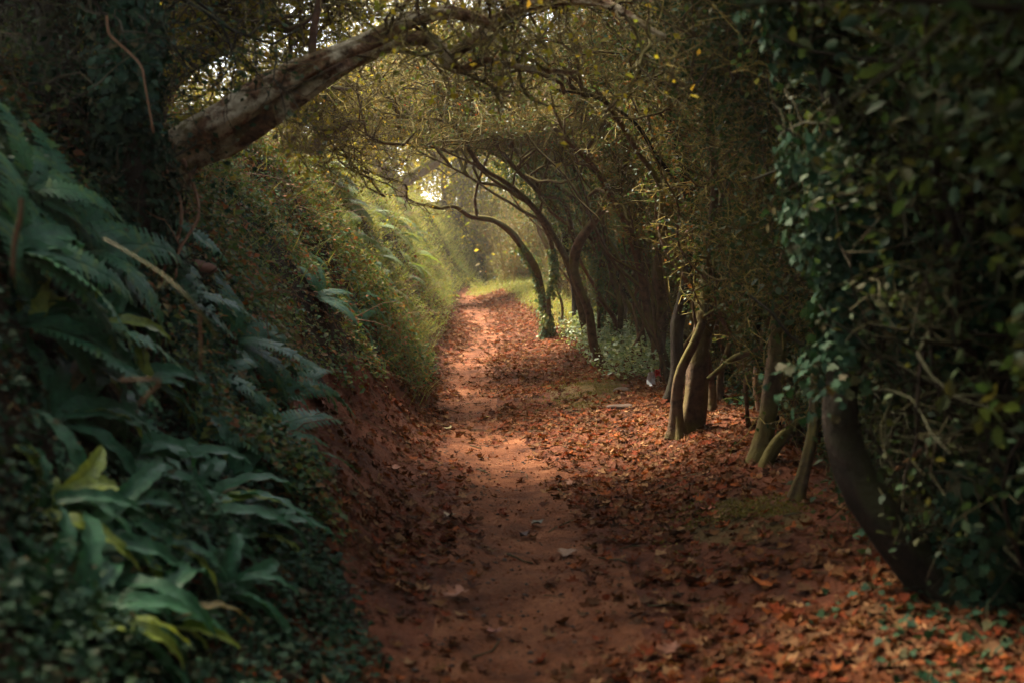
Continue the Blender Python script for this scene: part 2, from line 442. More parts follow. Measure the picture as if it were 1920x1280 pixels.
def thin(mb, pts, r, n=4):
    """K thin tubes at once; pts (K,S,3), r (K,S)"""
    K, S, _ = pts.shape
    if K == 0: return
    T = norm(np.gradient(pts, axis=1))
    ref = np.where(np.abs(T[:, :1, 2:3]) < .8, np.array([0, 0, 1.0]), np.array([1.0, 0, 0]))
    A = norm(np.cross(T, np.broadcast_to(ref, T.shape))); B = np.cross(T, A)
    th = np.linspace(0, 2 * PI, n, endpoint=False)
    V = pts[:, :, None] + r[:, :, None, None] * (np.cos(th)[None, None, :, None] * A[:, :, None] + np.sin(th)[None, None, :, None] * B[:, :, None])
    k = np.arange(K)[:, None, None] * S * n; i = np.arange(S - 1)[None, :, None] * n; j = np.arange(n)[None, None]; j2 = (j + 1) % n
    F = np.stack([k + i + j, k + i + j2, k + i + n + j2, k + i + n + j], -1).reshape(-1, 4)
    mb.add(V.reshape(-1, 3), F)
def grow(rng, start, d, L, S=5, wob=.35, trop=(0, 0, 0)):
    K = len(start)
    pts = np.zeros((K, S + 1, 3)); pts[:, 0] = start
    d = norm(d)
    trop = np.asarray(trop, float)
    for i in range(S):
        d = norm(d + rng.normal(size=d.shape) * wob + trop)
        pts[:, i + 1] = pts[:, i] + d * (L / S)[:, None]
    return pts
def pick(rng, pts, K, lo=.15, hi=1.0):
    """random points + tangents on (N,S,3) curves"""
    N, S, _ = pts.shape
    a = rng.integers(0, N, K); t = rng.uniform(lo, hi, K) * (S - 1.001)
    i = t.astype(int); f = (t - i)[:, None]
    p = pts[a, i] * (1 - f) + pts[a, i + 1] * f
    return p, norm(pts[a, i + 1] - pts[a, i]), a
def side(rng, tan, spread, bias):
    q = rng.normal(size=tan.shape); q = norm(q - (q * tan).sum(-1, keepdims=True) * tan)
    return norm(tan * (1 - spread) + q * spread + np.asarray(bias, float))

def lane_clear(p, margin=0.0):
    """True where the open tunnel of the lane is"""
    x, y, z = p[..., 0], p[..., 1], p[..., 2] - zc(p[..., 1])
    ce = np.interp(y, [-6, 0, 3, 4.5, 6.5, 8, 10, 15, 20, 26, 33, 40], [2.1, 2.3, 2.6, 3.0, 3.15, 3.0, 2.8, 2.8, 2.75, 2.6, 2.5, 2.4]) + .25 * noise2(x, y, .9, 17)
    zz = np.clip(z, 0, 3)
    rgt = xt(y) - .12 - .80 * (zz / 2.8) ** 2 + .15 * vnoise(p * 1.3, 18)
    lft = xl(y) - 2.3
    return (x < rgt - margin) & (x > lft) & (z < ce) & (y < 36) & (y > -8)

def behind_row(p):
    """lane plus the row of visible trunks beside it"""
    x, y, z = p[..., 0], p[..., 1], p[..., 2] - zc(p[..., 1])
    return lane_clear(p) | ((x < xt(y) + .42 - .55 * (np.clip(z, 0, 3) / 2.8) ** 2 + .2 * vnoise(p * 1.1, 19)) & (z < 2.75) & (x > xl(y) - 2))

def leaves_on(rng, mb, pts, n, size, tmpl, jit=.05, droop=.2, clip=None, upn=.6):
    p, tn, _ = pick(rng, pts, n, .1, 1.0)
    p = p + rng.normal(size=p.shape) * jit
    if clip is not None:
        k = ~clip(p); p = p[k]; tn = tn[k]
    n = len(p)
    if n == 0: return
    nr = norm(rng.normal(size=(n, 3)) * .8 + np.array([0, 0, upn]))
    fw = norm(tn + rng.normal(size=(n, 3)) * .8 + np.array([0, 0, -droop]))
    v, f = inst(tmpl[0], tmpl[1], p, frames(nr, rng, fw), size * U(rng, .6, 1.3, n))
    mb.add(v, f)

def tree(name, label, cat, stems, seed, bark='bark', twigm='twig', leafm='crown_mid', leaf=.035, nleaf=4500, n1=26, n2=160, n3=900,
         L1=(.6, 1.5), L2=(.3, .7), L3=(.15, .45), bias=(0, 0, .1), lo=.35, clip=lane_clear, tmpl=LEAF4, group=None, sides=18, rough=.18,
         ivy=0, ivyR=.10, ivym='ivy', ivy_size=.05, ivy_range=(0, 1), flare=.9, wob=.05, r1=.014, trop=(0, 0, .03), world=None, jit=.05, berries=0, spread=.7, seat=False, shoots=0, shootH=(1.2, 3.0), shoot_r=.9):
    """stems: lists of (px,py,d,r) (or (x,y,z,r) when world) from the base up; the first one is the trunk"""
    rng = np.random.default_rng(seed)
    curves = []
    kd = 1.0
    if not world and seat:
        kd = hit(stems[0][0][0], stems[0][0][1])[1] / stems[0][0][2]
        kd = min(max(kd, .75), 1.3)
        stems = [[(q[0], q[1], q[2] * kd, q[3] * kd) for q in st] for st in stems]
    for st in stems:
        a = np.array([s if world else [*P(s[0], s[1], s[2]), s[3]] for s in st], float)
        curves.append(a)
    base = curves[0][0, :3].copy()
    root = thing(name, label, cat, base, group)
    allp = []
    for i, a in enumerate(curves):
        p = a[:, :3]; r = a[:, 3]
        if flare and (i == 0 or np.linalg.norm(p[0] - base) < .4):
            p = np.vstack([p[0] - (p[1] - p[0]) * .15 - np.array([0, 0, .12]), p]); r = np.concatenate([[r[0]], r])
        cp, cr = catmull(p, r, .07)
        mb = MB()
        tube(mb, cp, cr, sides if cr.max() > .03 else 8, rough, seed + i * 3, flare if (i == 0 or np.linalg.norm(p[0] - base) < .4) else 0, wob)
        mb.build('trunk' if i == 0 else 'limb', M[bark], root, loc=base)
        m = np.linspace(0, 1, 24) * (len(cp) - 1)
        ii = m.astype(int)
        allp.append(cp[ii])
    mains = np.array(allp)
    tw = MB(); bw = MB()
    p, tn, ai = pick(rng, mains, n1, lo, .98)
    l1 = grow(rng, p, side(rng, tn, spread, bias), U(rng, *L1, n1), 7, .40, trop)
    ends = rng.integers(0, 2, 0)
    if clip is not None and n1:
        l1 = l1[~(clip(l1[:, 3:]).mean(1) > .5)]
    K = len(l1)
    if K:
        thin(bw, l1, np.linspace(r1, r1 * .35, 8)[None] * U(rng, .6, 1.3, K)[:, None], 5)
    src = np.concatenate([l1, mains[:, ::3][:, :8]]) if K else mains[:, ::3][:, :8]
    p, tn, _ = pick(rng, src, n2, .15, 1)
    l2 = grow(rng, p, side(rng, tn, .7, np.array(bias) * .6), U(rng, *L2, n2), 5, .35, trop)
    if clip is not None: l2 = l2[~clip(l2).any(1)]
    if len(l2): thin(bw, l2, np.linspace(r1 * .45, r1 * .2, 6)[None] * U(rng, .7, 1.3, len(l2))[:, None], 4)
    if len(l2):
        p, tn, _ = pick(rng, l2, n3, .1, 1)
        l3 = grow(rng, p, side(rng, tn, .75, (0, 0, 0)), U(rng, *L3, n3), 3, .4, (0, 0, 0))
        if clip is not None: l3 = l3[~clip(l3).any(1)]
        if len(l3): thin(tw, l3, np.linspace(r1 * .22, r1 * .13, 4)[None] * U(rng, .8, 1.3, len(l3))[:, None], 3)
        if bw.n: bw.build('branchwork', M['bark_dark' if twigm == 'twig_dark' else 'bark'], root, loc=base)
        if tw.n: tw.build('twigs', M[twigm], root, loc=base)
        if nleaf and len(l3):
            lf = MB()
            leaves_on(rng, lf, l3, nleaf, leaf, tmpl, jit, clip=clip)
            if lf.n: lf.build('crown', M[leafm], root, smooth=False, loc=base)
        if berries:
            bm = MB()
            p, _, _ = pick(rng, l3, berries)
            sphere_at(bm, p[~clip(p)] if clip is not None else p, .011)
            if bm.n: bm.build('berries', M['berry'], root, loc=base)
    if shoots:
        a = U(rng, 0, 2 * PI, shoots); rr_ = shoot_r * np.sqrt(U(rng, 0, 1, shoots))
        sxx = base[0] + rr_ * np.cos(a) * .7; syy = base[1] + rr_ * np.sin(a)
        st = np.stack([sxx, syy, hgt(sxx, syy) - .03], -1)
        sp = grow(rng, st, np.tile([[bias[0] * .6, 0, 1.0]], (shoots, 1)), U(rng, *shootH, shoots), 12, .13, (bias[0] * .12, 0, .05))
        if clip is not None: sp = sp[~(clip(sp[:, 2:]).any(1))]
        sm_ = MB()
        thin(sm_, sp, np.linspace(.013, .004, 13)[None] * U(rng, .5, 1.6, len(sp))[:, None], 6)
        p, tn, _ = pick(rng, sp, shoots * 9, .2, 1)
        s2 = grow(rng, p, side(rng, tn, .8, (0, 0, 0)), U(rng, .12, .5, len(p)), 4, .35, (0, 0, 0))
        if clip is not None: s2 = s2[~clip(s2).any(1)]
        thin(sm_, s2, np.linspace(.004, .0015, 5)[None] * np.ones((len(s2), 1)), 3)
        if sm_.n: sm_.build('shoots', M[twigm if shoots < 60 else 'stem_brown'], root, loc=base)
    if ivy:
        iv = MB()
        rooted = np.linalg.norm(mains[:, 0] - mains[0, 0], axis=1) < .6
        seg = mains[rooted][:, int(ivy_range[0] * 23):max(int(ivy_range[1] * 23), int(ivy_range[0] * 23) + 3)]
        p, tn, _ = pick(rng, seg, int(ivy * 1.25), 0, 1)
        low = np.linalg.norm(p - seg[0, 0], axis=1) / (np.linalg.norm(seg[0, -1] - seg[0, 0]) + .01)
        kk = (rng.uniform(0, 1, len(p)) < np.clip(low * 3.2, .06 if ivy_range[0] > 0 else 1, 1)) & (vnoise(p * 2.3, seed + 5) > -.45)
        p, tn = p[kk], tn[kk]; ivy = len(p)
        q = rng.normal(size=p.shape); q = norm(q - (q * tn).sum(-1, keepdims=True) * tn)
        clump = .55 + .75 * (vnoise(p * 3.1 + q * 1.2, seed) + .3)
        p = p + q * (ivyR * U(rng, .35, 1.0, ivy) * np.clip(clump, .3, 1.5))[:, None]
        nr = norm(q * 1.2 + rng.normal(size=q.shape) * .45 + np.array([0, 0, .35]))
        fw = norm(np.array([0, 0, -1.0]) + rng.normal(size=q.shape) * .5)
        v, f = inst(IVY[0], IVY[1], p, frames(nr, rng, fw), ivy_size * U(rng, .6, 1.25, ivy))
        iv.add(v, f)
        iv.build('ivy', M[ivym], root, smooth=False, loc=base)
    return root

_so = None
def sphere_at(mb, pos, r):
    n, m = 6, 4
    v = [[0, 0, 1]]
    for i in range(1, m):
        for j in range(n):
            a = PI * i / m; b = 2 * PI * j / n
            v.append([math.sin(a) * math.cos(b), math.sin(a) * math.sin(b), math.cos(a)])
    v.append([0, 0, -1])
    f = []
    for j in range(n):
        f.append([0, 1 + j, 1 + (j + 1) % n])
        for i in range(m - 2):
            a, b = 1 + i * n + j, 1 + i * n + (j + 1) % n
            f.append([a, a + n, b + n]); f.append([a, b + n, b])
        f.append([len(v) - 1, 1 + (m - 2) * n + (j + 1) % n, 1 + (m - 2) * n + j])
    N = len(pos)
    if N == 0: return
    vv, ff = inst(np.array(v, float), np.array(f), np.asarray(pos), np.repeat(np.eye(3)[None], N, 0), np.full(N, r))
    mb.add(vv, ff)

# ------------------------------------------------------------------ THE SETTING: ground
def axis(segs):
    a = [segs[0][0]]
    for (s, e, st) in segs:
        a += list(np.arange(s + st, e + 1e-6, st))
    return np.array(a)
gx = axis([(-220, -20, 40), (-20, -8, 2), (-8, -4, .4), (-4, -2.6, .1), (-2.6, 2.4, .04), (2.4, 4.4, .1), (4.4, 8, .4), (8, 20, 2), (20, 220, 40)])
gy = axis([(-220, -20, 40), (-20, -4, 2), (-4, 1.6, .2), (1.6, 12, .04), (12, 22, .07), (22, 36, .14), (36, 60, 1), (60, 260, 40)])
X, Y = np.meshgrid(gx, gy)
Z = hgt(X, Y)
nx, ny = len(gx), len(gy)
GV = np.stack([X, Y, Z], -1).reshape(-1, 3)
i, j = np.meshgrid(np.arange(nx - 1), np.arange(ny - 1))
idx = (j * nx + i).ravel()
GF = np.stack([idx, idx + 1, idx + nx + 1, idx + nx], -1)
cx_ = GV[GF].mean(1)
s_ = xl(cx_[:, 1]) - cx_[:, 0]
t_ = cx_[:, 0] - xt(cx_[:, 1])
wv = .12 * noise2(cx_[:, 0], cx_[:, 1], 2.0, 31)
is_path = (np.abs(cx_[:, 0] - xc(cx_[:, 1]) + wv) < np.interp(cx_[:, 1], [0, 6, 12, 20, 30], [.46, .40, .32, .30, .32])) & (cx_[:, 1] < 60) & (cx_[:, 1] > -20)
soil_bank = (s_ < np.interp(cx_[:, 1], [0, 4.2, 5.2, 6.5, 8, 10.5, 12], [.05, .12, .5, .95, .9, .45, .12]) + wv) & (t_ < .55 + wv)
mound = (((cx_[:, 0] - .78) / .42) ** 2 + ((cx_[:, 1] - 12.2) / 1.5) ** 2 + wv * 2 < 1) | (((cx_[:, 0] - 1.25) / .3) ** 2 + ((cx_[:, 1] - 6.0) / .55) ** 2 + wv * 2 < 1)
is_soil = soil_bank & ~is_path & ~mound
def sub(mask, name, mat):
    f = GF[mask]; u, inv = np.unique(f, return_inverse=True)
    mb = MB(); mb.add(GV[u], inv.reshape(-1, 4))
    return mb.build(name, mat)
tag(sub(is_path, 'path', M['path']), 'narrow trodden path of pale reddish earth running up the lane', 'path', kind='structure')
tag(sub(is_soil, 'soil_ground', M['soil']), 'bare red soil at the edges of the lane', 'ground', kind='structure')
mound = mound & ~is_path
tag(sub(mound, 'mossy_ground', M['moss_soil']), 'low ochre mounds of mossy earth right of the path', 'ground', kind='structure')
tag(sub(~is_path & ~is_soil & ~mound, 'ground', M['dark_soil']), 'dark leafy ground of the bank and the wood floor', 'ground', kind='structure')

# ------------------------------------------------------------------ scatter on the ground
def scatter(rng, n, y0, y1, dens, xr=(-4.5, 3.5), ypow=1.0):
    y = y0 + (y1 - y0) * rng.uniform(0, 1, n) ** ypow
    x = rng.uniform(*xr, n)
    k = rng.uniform(0, 1, n) < dens(x, y)
    return x[k], y[k]
def lay(rng, mb, x, y, tmpl, size, tilt=.4, lift=.01, along=None, up=None):
    n = len(x)
    if n == 0: return
    g = hnrm(x, y)
    z = hgt(x, y) + lift * U(rng, .2, 1.6, n)
    nr = norm((g if up is None else up + 0 * g) + rng.normal(size=g.shape) * tilt)
    fw = None if along is None else norm(np.asarray(along) + rng.normal(size=g.shape) * .6)
    v, f = inst(tmpl[0], tmpl[1], np.stack([x, y, z], -1), frames(nr, rng, fw), size)
    mb.add(v, f)

# fallen leaves (past counting)
rng = np.random.default_rng(11)
def dlit(x, y):
    d = np.abs(x - xc(y)); s = xl(y) - x; t = x - xt(y)
    bare = .15 + .85 * ss(d + .16 * noise2(x, y, 1.6, 77), .16, np.interp(y, [4, 8, 12, 20], [.52, .42, .34, .32]))
    a = bare * (.22 + .72 * ss(noise2(x, y, 1.1, 41) + .5 * noise2(x, y, 4, 42), -.35, .35))
    a = a * (1 - .45 * ss(s, .10, .55)) * (1 - .6 * ss(s, .5, .9)) * (1 - .75 * ss(t, .3, .9))
    a = a * (1 - .75 * ss(-y, -5.2, -3.2) * ss(-x, 0, .5))
    a = a * (1 - .7 * np.exp(-((x - .78) / .42) ** 4 - ((y - 12.2) / 1.5) ** 4)) * (1 - .5 * np.exp(-((x - 1.25) / .35) ** 2 - ((y - 6.0) / .6) ** 2))
    a = np.where((x > xc(y)) & (y > 12), np.minimum(a * 2.2, 1), a)
    return np.clip(a, 0, 1)
lm = MB()
for k, T in enumerate(DEAD):
    x, y = scatter(rng, 14000, 2.6, 28.5, dlit, (-2.2, 2.6), 1.35)
    near = np.interp(y, [3, 10, 30], [1, 1, 1.1])
    lay(rng, lm, x, y, T, (.022 + .058 * U(rng, 0, 1, len(x)) ** 1.7) * near, .26, .010)
x, y = scatter(rng, 90000, 2.6, 22, lambda x, y: np.clip(dlit(x, y) + .28, 0, 1) * .8, (-2.2, 2.3), 1.4)
lay(rng, lm, x, y, LEAF4, U(rng, .008, .026, len(x)), .5, .006)
tag(lm.build('leaf_litter', M['litter'], smooth=False), 'rust brown dead leaves littering both sides of the path', 'fallen leaves', kind='stuff')

# bare twigs and crumbs of wood lying about
tm = MB()
x, y = scatter(rng, 1500, 2.8, 20, lambda x, y: np.clip(dlit(x, y) + .1, 0, 1) * .7, (-1.8, 2.2), 1.3)
st = np.stack([x, y, hgt(x, y) + .012], -1)
dd = rng.normal(size=st.shape); dd[:, 2] = 0
l = grow(rng, st, dd, U(rng, .05, .28, len(x)), 3, .2)
l[:, :, 2] = hgt(l[:, :, 0], l[:, :, 1]) + .008
thin(tm, l, np.full(l.shape[:2], .0028) * U(rng, .5, 1.6, len(x))[:, None], 4)
tag(tm.build('dead_twigs', M['twig_dark']), 'broken dead twigs scattered among the fallen leaves', 'twigs', kind='stuff')
pm = MB()
x, y = scatter(rng, 6000, 2.8, 16, lambda x, y: (np.abs(x - xc(y)) < .8) * 1.0, (-1.2, 1.2), 1.3)
pos = np.stack([x, y, hgt(x, y)], -1)
n_ = len(x)
ico = np.array([[0, 0, .6], [.9, 0, .1], [.3, .8, .05], [-.8, .5, .1], [-.7, -.6, .05], [.4, -.8, .1], [0, 0, -.4]])
icf = np.array([[0, 1, 2], [0, 2, 3], [0, 3, 4], [0, 4, 5], [0, 5, 1], [6, 2, 1], [6, 3, 2], [6, 4, 3], [6, 5, 4], [6, 1, 5]])
v, f = inst(ico, icf, pos, frames(np.array([0, 0, 1.0]) + rng.normal(size=(n_, 3)) * .3, rng), (.003 + .017 * U(rng, 0, 1, n_) ** 5))
pm.add(v, f)
tag(pm.build('grit', M['stone']), 'small stones and grit pressed into the trodden path', 'grit', kind='stuff')

# undergrowth of the left bank
def dbank(x, y):
    s = xl(y) - x
    edge = np.interp(y, [0, 4.2, 5.2, 6.5, 8, 9.5, 11, 12.5], [.1, .15, .5, .95, .85, .45, .22, .08])
    return ss(s + .15 * noise2(x, y, 2.2, 51), edge, edge + .2) * (.35 + .65 * ss(noise2(x, y, 2.5, 52), -.4, .2)) * (s < 4)
def tuft(rng, mb, x, y, tmpl, size, hmax, out=.5):
    n = len(x); g = hnrm(x, y, .25)
    h = U(rng, 0, 1, n) ** 1.3 * hmax
    pos = np.stack([x, y, hgt(x, y)], -1) + g * h[:, None]
    nr = norm(g * .7 + np.array([0, 0, .5]) + rng.normal(size=g.shape) * out)
    fw = norm(rng.normal(size=g.shape) + g * .3 + np.array([.3, 0, -.2]))
    v, f = inst(tmpl[0], tmpl[1], pos, frames(nr, rng, fw), size)
    mb.add(v, f)
rng = np.random.default_rng(12)
um = MB()
x, y = scatter(rng, 190000, 5.0, 17, lambda x, y: dbank(x, y) * (1 - ss(y, 14, 17)), (-3.4, -.3), 1.2)
bump = .10 + .22 * ss(noise2(x, y, 1.9, 53), -.2, .7)
tuft(rng, um, x, y, LEAF4, U(rng, .016, .060, len(x)), bump)
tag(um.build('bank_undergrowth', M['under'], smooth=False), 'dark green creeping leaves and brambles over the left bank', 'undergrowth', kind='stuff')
um = MB()
x, y = scatter(rng, 150000, 12, 34, lambda x, y: dbank(x, y) * ss(y, 12, 16) + ss(y, 17.5, 21) * ss(x - xt(y), -.4, -.1) * (x - xt(y) < 1.6) * .7 + ss(y, 27.5, 30) * (x > -1.2) * (x - xt(y) < 1.6) * .6, (-7, 2.2), 1.2)
bump = .10 + .28 * ss(noise2(x, y, 1.6, 54), -.2, .7)
tuft(rng, um, x, y, LEAF4, U(rng, .025, .06, len(x)), bump)
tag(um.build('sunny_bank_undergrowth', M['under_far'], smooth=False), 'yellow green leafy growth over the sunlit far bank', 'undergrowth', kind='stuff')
# grass
gm = MB()
def dgr(x, y):
    s = xl(y) - x; t = x - xt(y)
    a = ss(y, 9.5, 13) * ss(s, .05, .3) * (s < 3.2) * (.25 + .75 * ss(noise2(x, y, 1.1, 61), -.3, .3))
    b = ss(y, 17, 20) * ss(t, -.45, -.1) * (t < 1.0) * .6 + ss(y, 27.5, 29.5) * ss(x, -1.25, -.9) * (t < 1) * .22
    c = ss(y, 5, 7) * ss(s, .9, 1.3) * (s < 2.2) * .12
    return np.clip(a + b + c, 0, 1)
x, y = scatter(rng, 170000, 5, 36, dgr, (-7, 2.0), 1.1)
n_ = len(x); g = hnrm(x, y, .25)
pos = np.stack([x, y, hgt(x, y) - .01], -1)
up = norm(g * .5 + np.array([0, 0, 1.0]) + rng.normal(size=g.shape) * .35)
v, f = inst(BLADE[0], BLADE[1], pos, frames(up, rng, norm(g + rng.normal(size=g.shape) * .6 + np.array([.5, 0, 0]))), np.stack([U(rng, .10, .22, n_), U(rng, .2, .42, n_), U(rng, .10, .38, n_)], -1))
gm.add(v, f)
tag(gm.build('grass', M['grass'], smooth=False), 'long grass growing on the far bank and beside the far path', 'grass', kind='stuff')

# ivy carpet of the near left bank, and of the hollow behind the right hand trees
rng = np.random.default_rng(13)
im = MB()
def div(x, y):
    s = xl(y) - x
    a = ss(s + .10 * noise2(x, y, 3, 71), np.interp(y, [2, 4, 5, 6], [-.1, .0, .3, .8]), np.interp(y, [2, 4, 5, 6], [.1, .2, .5, 1.1])) * (1 - ss(y, 5.6, 6.8)) * (s < 3.2)
    b = ss(s, 1.15, 1.45) * (s < 3.2) * ss(y, 4, 5.5) * (1 - ss(y, 8.5, 11))
    return np.clip(a + b * .8, 0, 1) * (.45 + .55 * ss(noise2(x, y, 5, 72), -.5, .2))
x, y = scatter(rng, 150000, 1.6, 11, div, (-3.6, -.3), 1.25)
bump = .06 + .14 * ss(noise2(x, y, 2.3, 53), -.2, .7)
tuft(rng, im, x, y, IVY, U(rng, .014, .036, len(x)), bump, .55)
tag(im.build('ivy_carpet', M['ivy'], smooth=False), 'dark blue green ivy creeping over the near left bank', 'ivy', kind='stuff')
im = MB()
x, y = scatter(rng, 60000, 2.5, 18, lambda x, y: ss(x - xt(y), .35, .7) * (.4 + .6 * ss(noise2(x, y, 2, 73), -.4, .2)), (1.2, 5), 1.2)
tuft(rng, im, x, y, LEAF6, U(rng, .03, .07, len(x)), .14, .6)
x, y = scatter(rng, 1800, 2.6, 5.0, lambda x, y: ss(x - 1.05, 0, .3) * (y < 4.4) * .7, (.9, 2.2), 1)
tuft(rng, im, x, y, IVY, U(rng, .02, .045, len(x)), .08, .6)
tag(im.build('hollow_ivy', M['ivy'], smooth=False), 'ivy carpeting the dark hollow behind the right hand trees', 'ivy', kind='stuff')
im = MB()
x, y = scatter(rng, 16000, 11.4, 17.5, lambda x, y: ss(x - xt(y), -.45, -.1) * (x - xt(y) < .8) * ss(y - .4 * (x - 1.2), 12.0, 12.5), (.5, 2.6), 1)
tuft(rng, im, x, y, LEAF6, U(rng, .025, .075, len(x)), .30, .6)
M['pale_ground'] = leaf_mat('pale ground leaves', [(.14, .22, .10), (.26, .34, .18), (.09, .16, .10), (.34, .36, .13), (.20, .26, .16), (.10, .16, .06)], .3, .45, .4)
tag(im.build('pale_ground_leaves', M['pale_ground'], smooth=False), 'pale green ground leaves around the feet of the middle trees', 'ground cover', kind='stuff')
# dry roots and stalks hanging down the bank below the log
hm = MB()
n_ = 420
px = rng.choice([330, 345, 395, 430, 455, 500, 520, 545, 580, 610], n_) + rng.normal(size=n_) * 9; py = rng.uniform(285, 380, n_)
st = np.array([hit(a, b) for a, b in zip(px, py)])
st = st[(st[:, 1] < 12)]
l = grow(rng, st, np.tile([[.25, -.2, -1.0]], (len(st), 1)), U(rng, .25, .8, len(st)), 6, .16, (0.02, -.03, -.12))
zz = hgt(l[:, :, 0], l[:, :, 1]) + .02
l[:, :, 2] = np.maximum(l[:, :, 2], zz)
thin(hm, l, np.linspace(.006, .002, 7)[None] * U(rng, .6, 1.5, len(l))[:, None], 4)
tag(hm.build('hanging_roots', M['stem_brown']), 'dry brown roots hanging down the bank under the leaning log', 'roots', kind='stuff')

exec_objects = True
# ------------------------------------------------------------------ TREES on the right of the lane
RB = (-.28, -.05, .12)
tree('path_tree', 'twin stemmed brown tree rooted in red soil, cut stub at head height', 'tree',
     [[(1298, 806, 9.4, .095), (1305, 720, 9.4, .088), (1322, 640, 9.45, .085), (1336, 580, 9.5, .085), (1344, 522, 9.5, .078)],
      [(1274, 782, 9.25, .045), (1284, 710, 9.25, .040), (1300, 640, 9.25, .038), (1316, 570, 9.3, .036), (1326, 500, 9.35, .034), (1336, 410, 9.4, .032), (1338, 320, 9.3, .030), (1325, 220, 9.1, .026), (1300, 90, 8.8, .022), (1270, -60, 8.4, .018)],
      [(1344, 530, 9.5, .03), (1352, 470, 9.55, .028), (1346, 400, 9.6, .026), (1362, 300, 9.6, .024), (1390, 180, 9.5, .02), (1400, 40, 9.4, .018)]],
     101, seat=True, bark='bark', nleaf=6000, n1=26, n2=200, n3=950, r1=.021, bias=RB, lo=.66)
tree('path_tree', 'dark forking tree directly behind the twin stemmed one', 'tree',
     [[(1262, 752, 10.3, .070), (1270, 660, 10.3, .062), (1284, 570, 10.3, .060), (1300, 460, 10.2, .058), (1296, 380, 10.1, .056), (1286, 300, 10.0, .055), (1273, 250, 9.9, .055), (1264, 204, 9.8, .052)],
      [(1264, 210, 9.8, .04), (1245, 175, 9.7, .032), (1215, 140, 9.5, .026), (1190, 70, 9.2, .02), (1150, -20, 8.9, .016)],
      [(1264, 210, 9.8, .04), (1285, 185, 9.8, .034), (1300, 120, 9.8, .026), (1310, 20, 9.7, .02)],
      [(1290, 360, 10.0, .028), (1240, 310, 9.8, .022), (1190, 240, 9.5, .018), (1120, 190, 9.2, .014), (1040, 170, 8.9, .01)]],
     102, seat=True, bark='bark_dark', nleaf=10000, n1=34, n2=280, n3=1250, r1=.021, bias=RB, lo=.66)
tree('path_tree', 'straight reddish trunk rising out of the hedge left of the dark forking tree', 'tree',
     [[(1240, 695, 10.9, .062), (1236, 620, 10.9, .056), (1236, 540, 10.9, .054), (1246, 460, 10.9, .05), (1262, 380, 10.9, .045), (1250, 280, 10.8, .04), (1220, 170, 10.6, .03), (1180, 60, 10.3, .02)],
      [(1258, 735, 10.6, .05), (1238, 670, 10.6, .044), (1214, 590, 10.6, .042), (1196, 510, 10.6, .038), (1180, 440, 10.5, .034), (1150, 370, 10.3, .028), (1100, 300, 10.0, .022), (1040, 240, 9.7, .016)]],
     103, seat=True, bark='bark_red', nleaf=6000, n1=26, n2=200, n3=950, r1=.021, bias=RB, lo=.66)
tree('path_tree', 'curved thin trunk leaning in an S shape beside the mossy mound', 'tree',
     [[(1137, 693, 13.2, 0.060), (1120, 645, 13.2, 0.054), (1100, 590, 13.1, 0.053), (1084, 535, 13.0, 0.053), (1077, 492, 13.0, 0.053), (1088, 450, 12.9, 0.051), (1112, 415, 12.8, 0.045), (1140, 376, 12.7, 0.040), (1165, 320, 12.6, 0.032), (1176, 250, 12.4, 0.024), (1150, 160, 12.0, 0.018), (1110, 80, 11.5, 0.013)]],
     104, seat=True, bark='bark_red', nleaf=6000, r1=.018, n1=36, n2=320, n3=1800, bias=RB, lo=.66)
tree('limb_tree', 'mossy tree whose forked limbs arch far out over the lane', 'tree',
     [[(1100, 640, 14.2, 0.0476), (1085, 560, 14.0, 0.0418), (1066, 490, 13.8, 0.0394), (1040, 437, 13.6, 0.0361), (1001, 387, 13.3, 0.0320), (972, 357, 13.1, 0.0287), (928, 328, 12.8, 0.0271), (899, 303, 12.5, 0.0246), (877, 266, 12.2, 0.0213), (862, 252, 12.0, 0.0189), (826, 230, 11.7, 0.0148), (746, 215, 11.2, 0.0098), (691, 197, 10.8, 0.0074), (633, 146, 10.4, 0.0041)],
      [(1075, 455, 13.7, 0.0279), (1056, 379, 13.4, 0.0254), (1019, 365, 13.2, 0.0246), (994, 336, 13.0, 0.0221), (950, 299, 12.8, 0.0213), (928, 252, 12.5, 0.0180), (942, 220, 12.4, 0.0123), (957, 190, 12.3, 0.0098), (983, 164, 12.2, 0.0082), (1010, 110, 12.0, 0.0057)],
      [(950, 299, 12.8, 0.0131), (957, 275, 12.8, 0.0115), (959, 248, 12.7, 0.0090), (975, 200, 12.7, 0.0057)],
      [(928, 252, 12.5, 0.0148), (905, 243, 12.4, 0.0115), (900, 200, 12.2, 0.0082), (880, 150, 12.0, 0.0057)],
      [(990, 335, 13.0, 0.0131), (1020, 310, 12.8, 0.0115), (1070, 296, 12.6, 0.0090), (1120, 290, 12.3, 0.0066)]],
     105, seat=True, bark='bark', nleaf=10000, n1=85, n2=560, n3=3000, bias=(-.25, -.1, .12), lo=.3, leafm='crown_mid', berries=40, r1=.024, L1=(.8, 2.3), L2=(.3, .9))
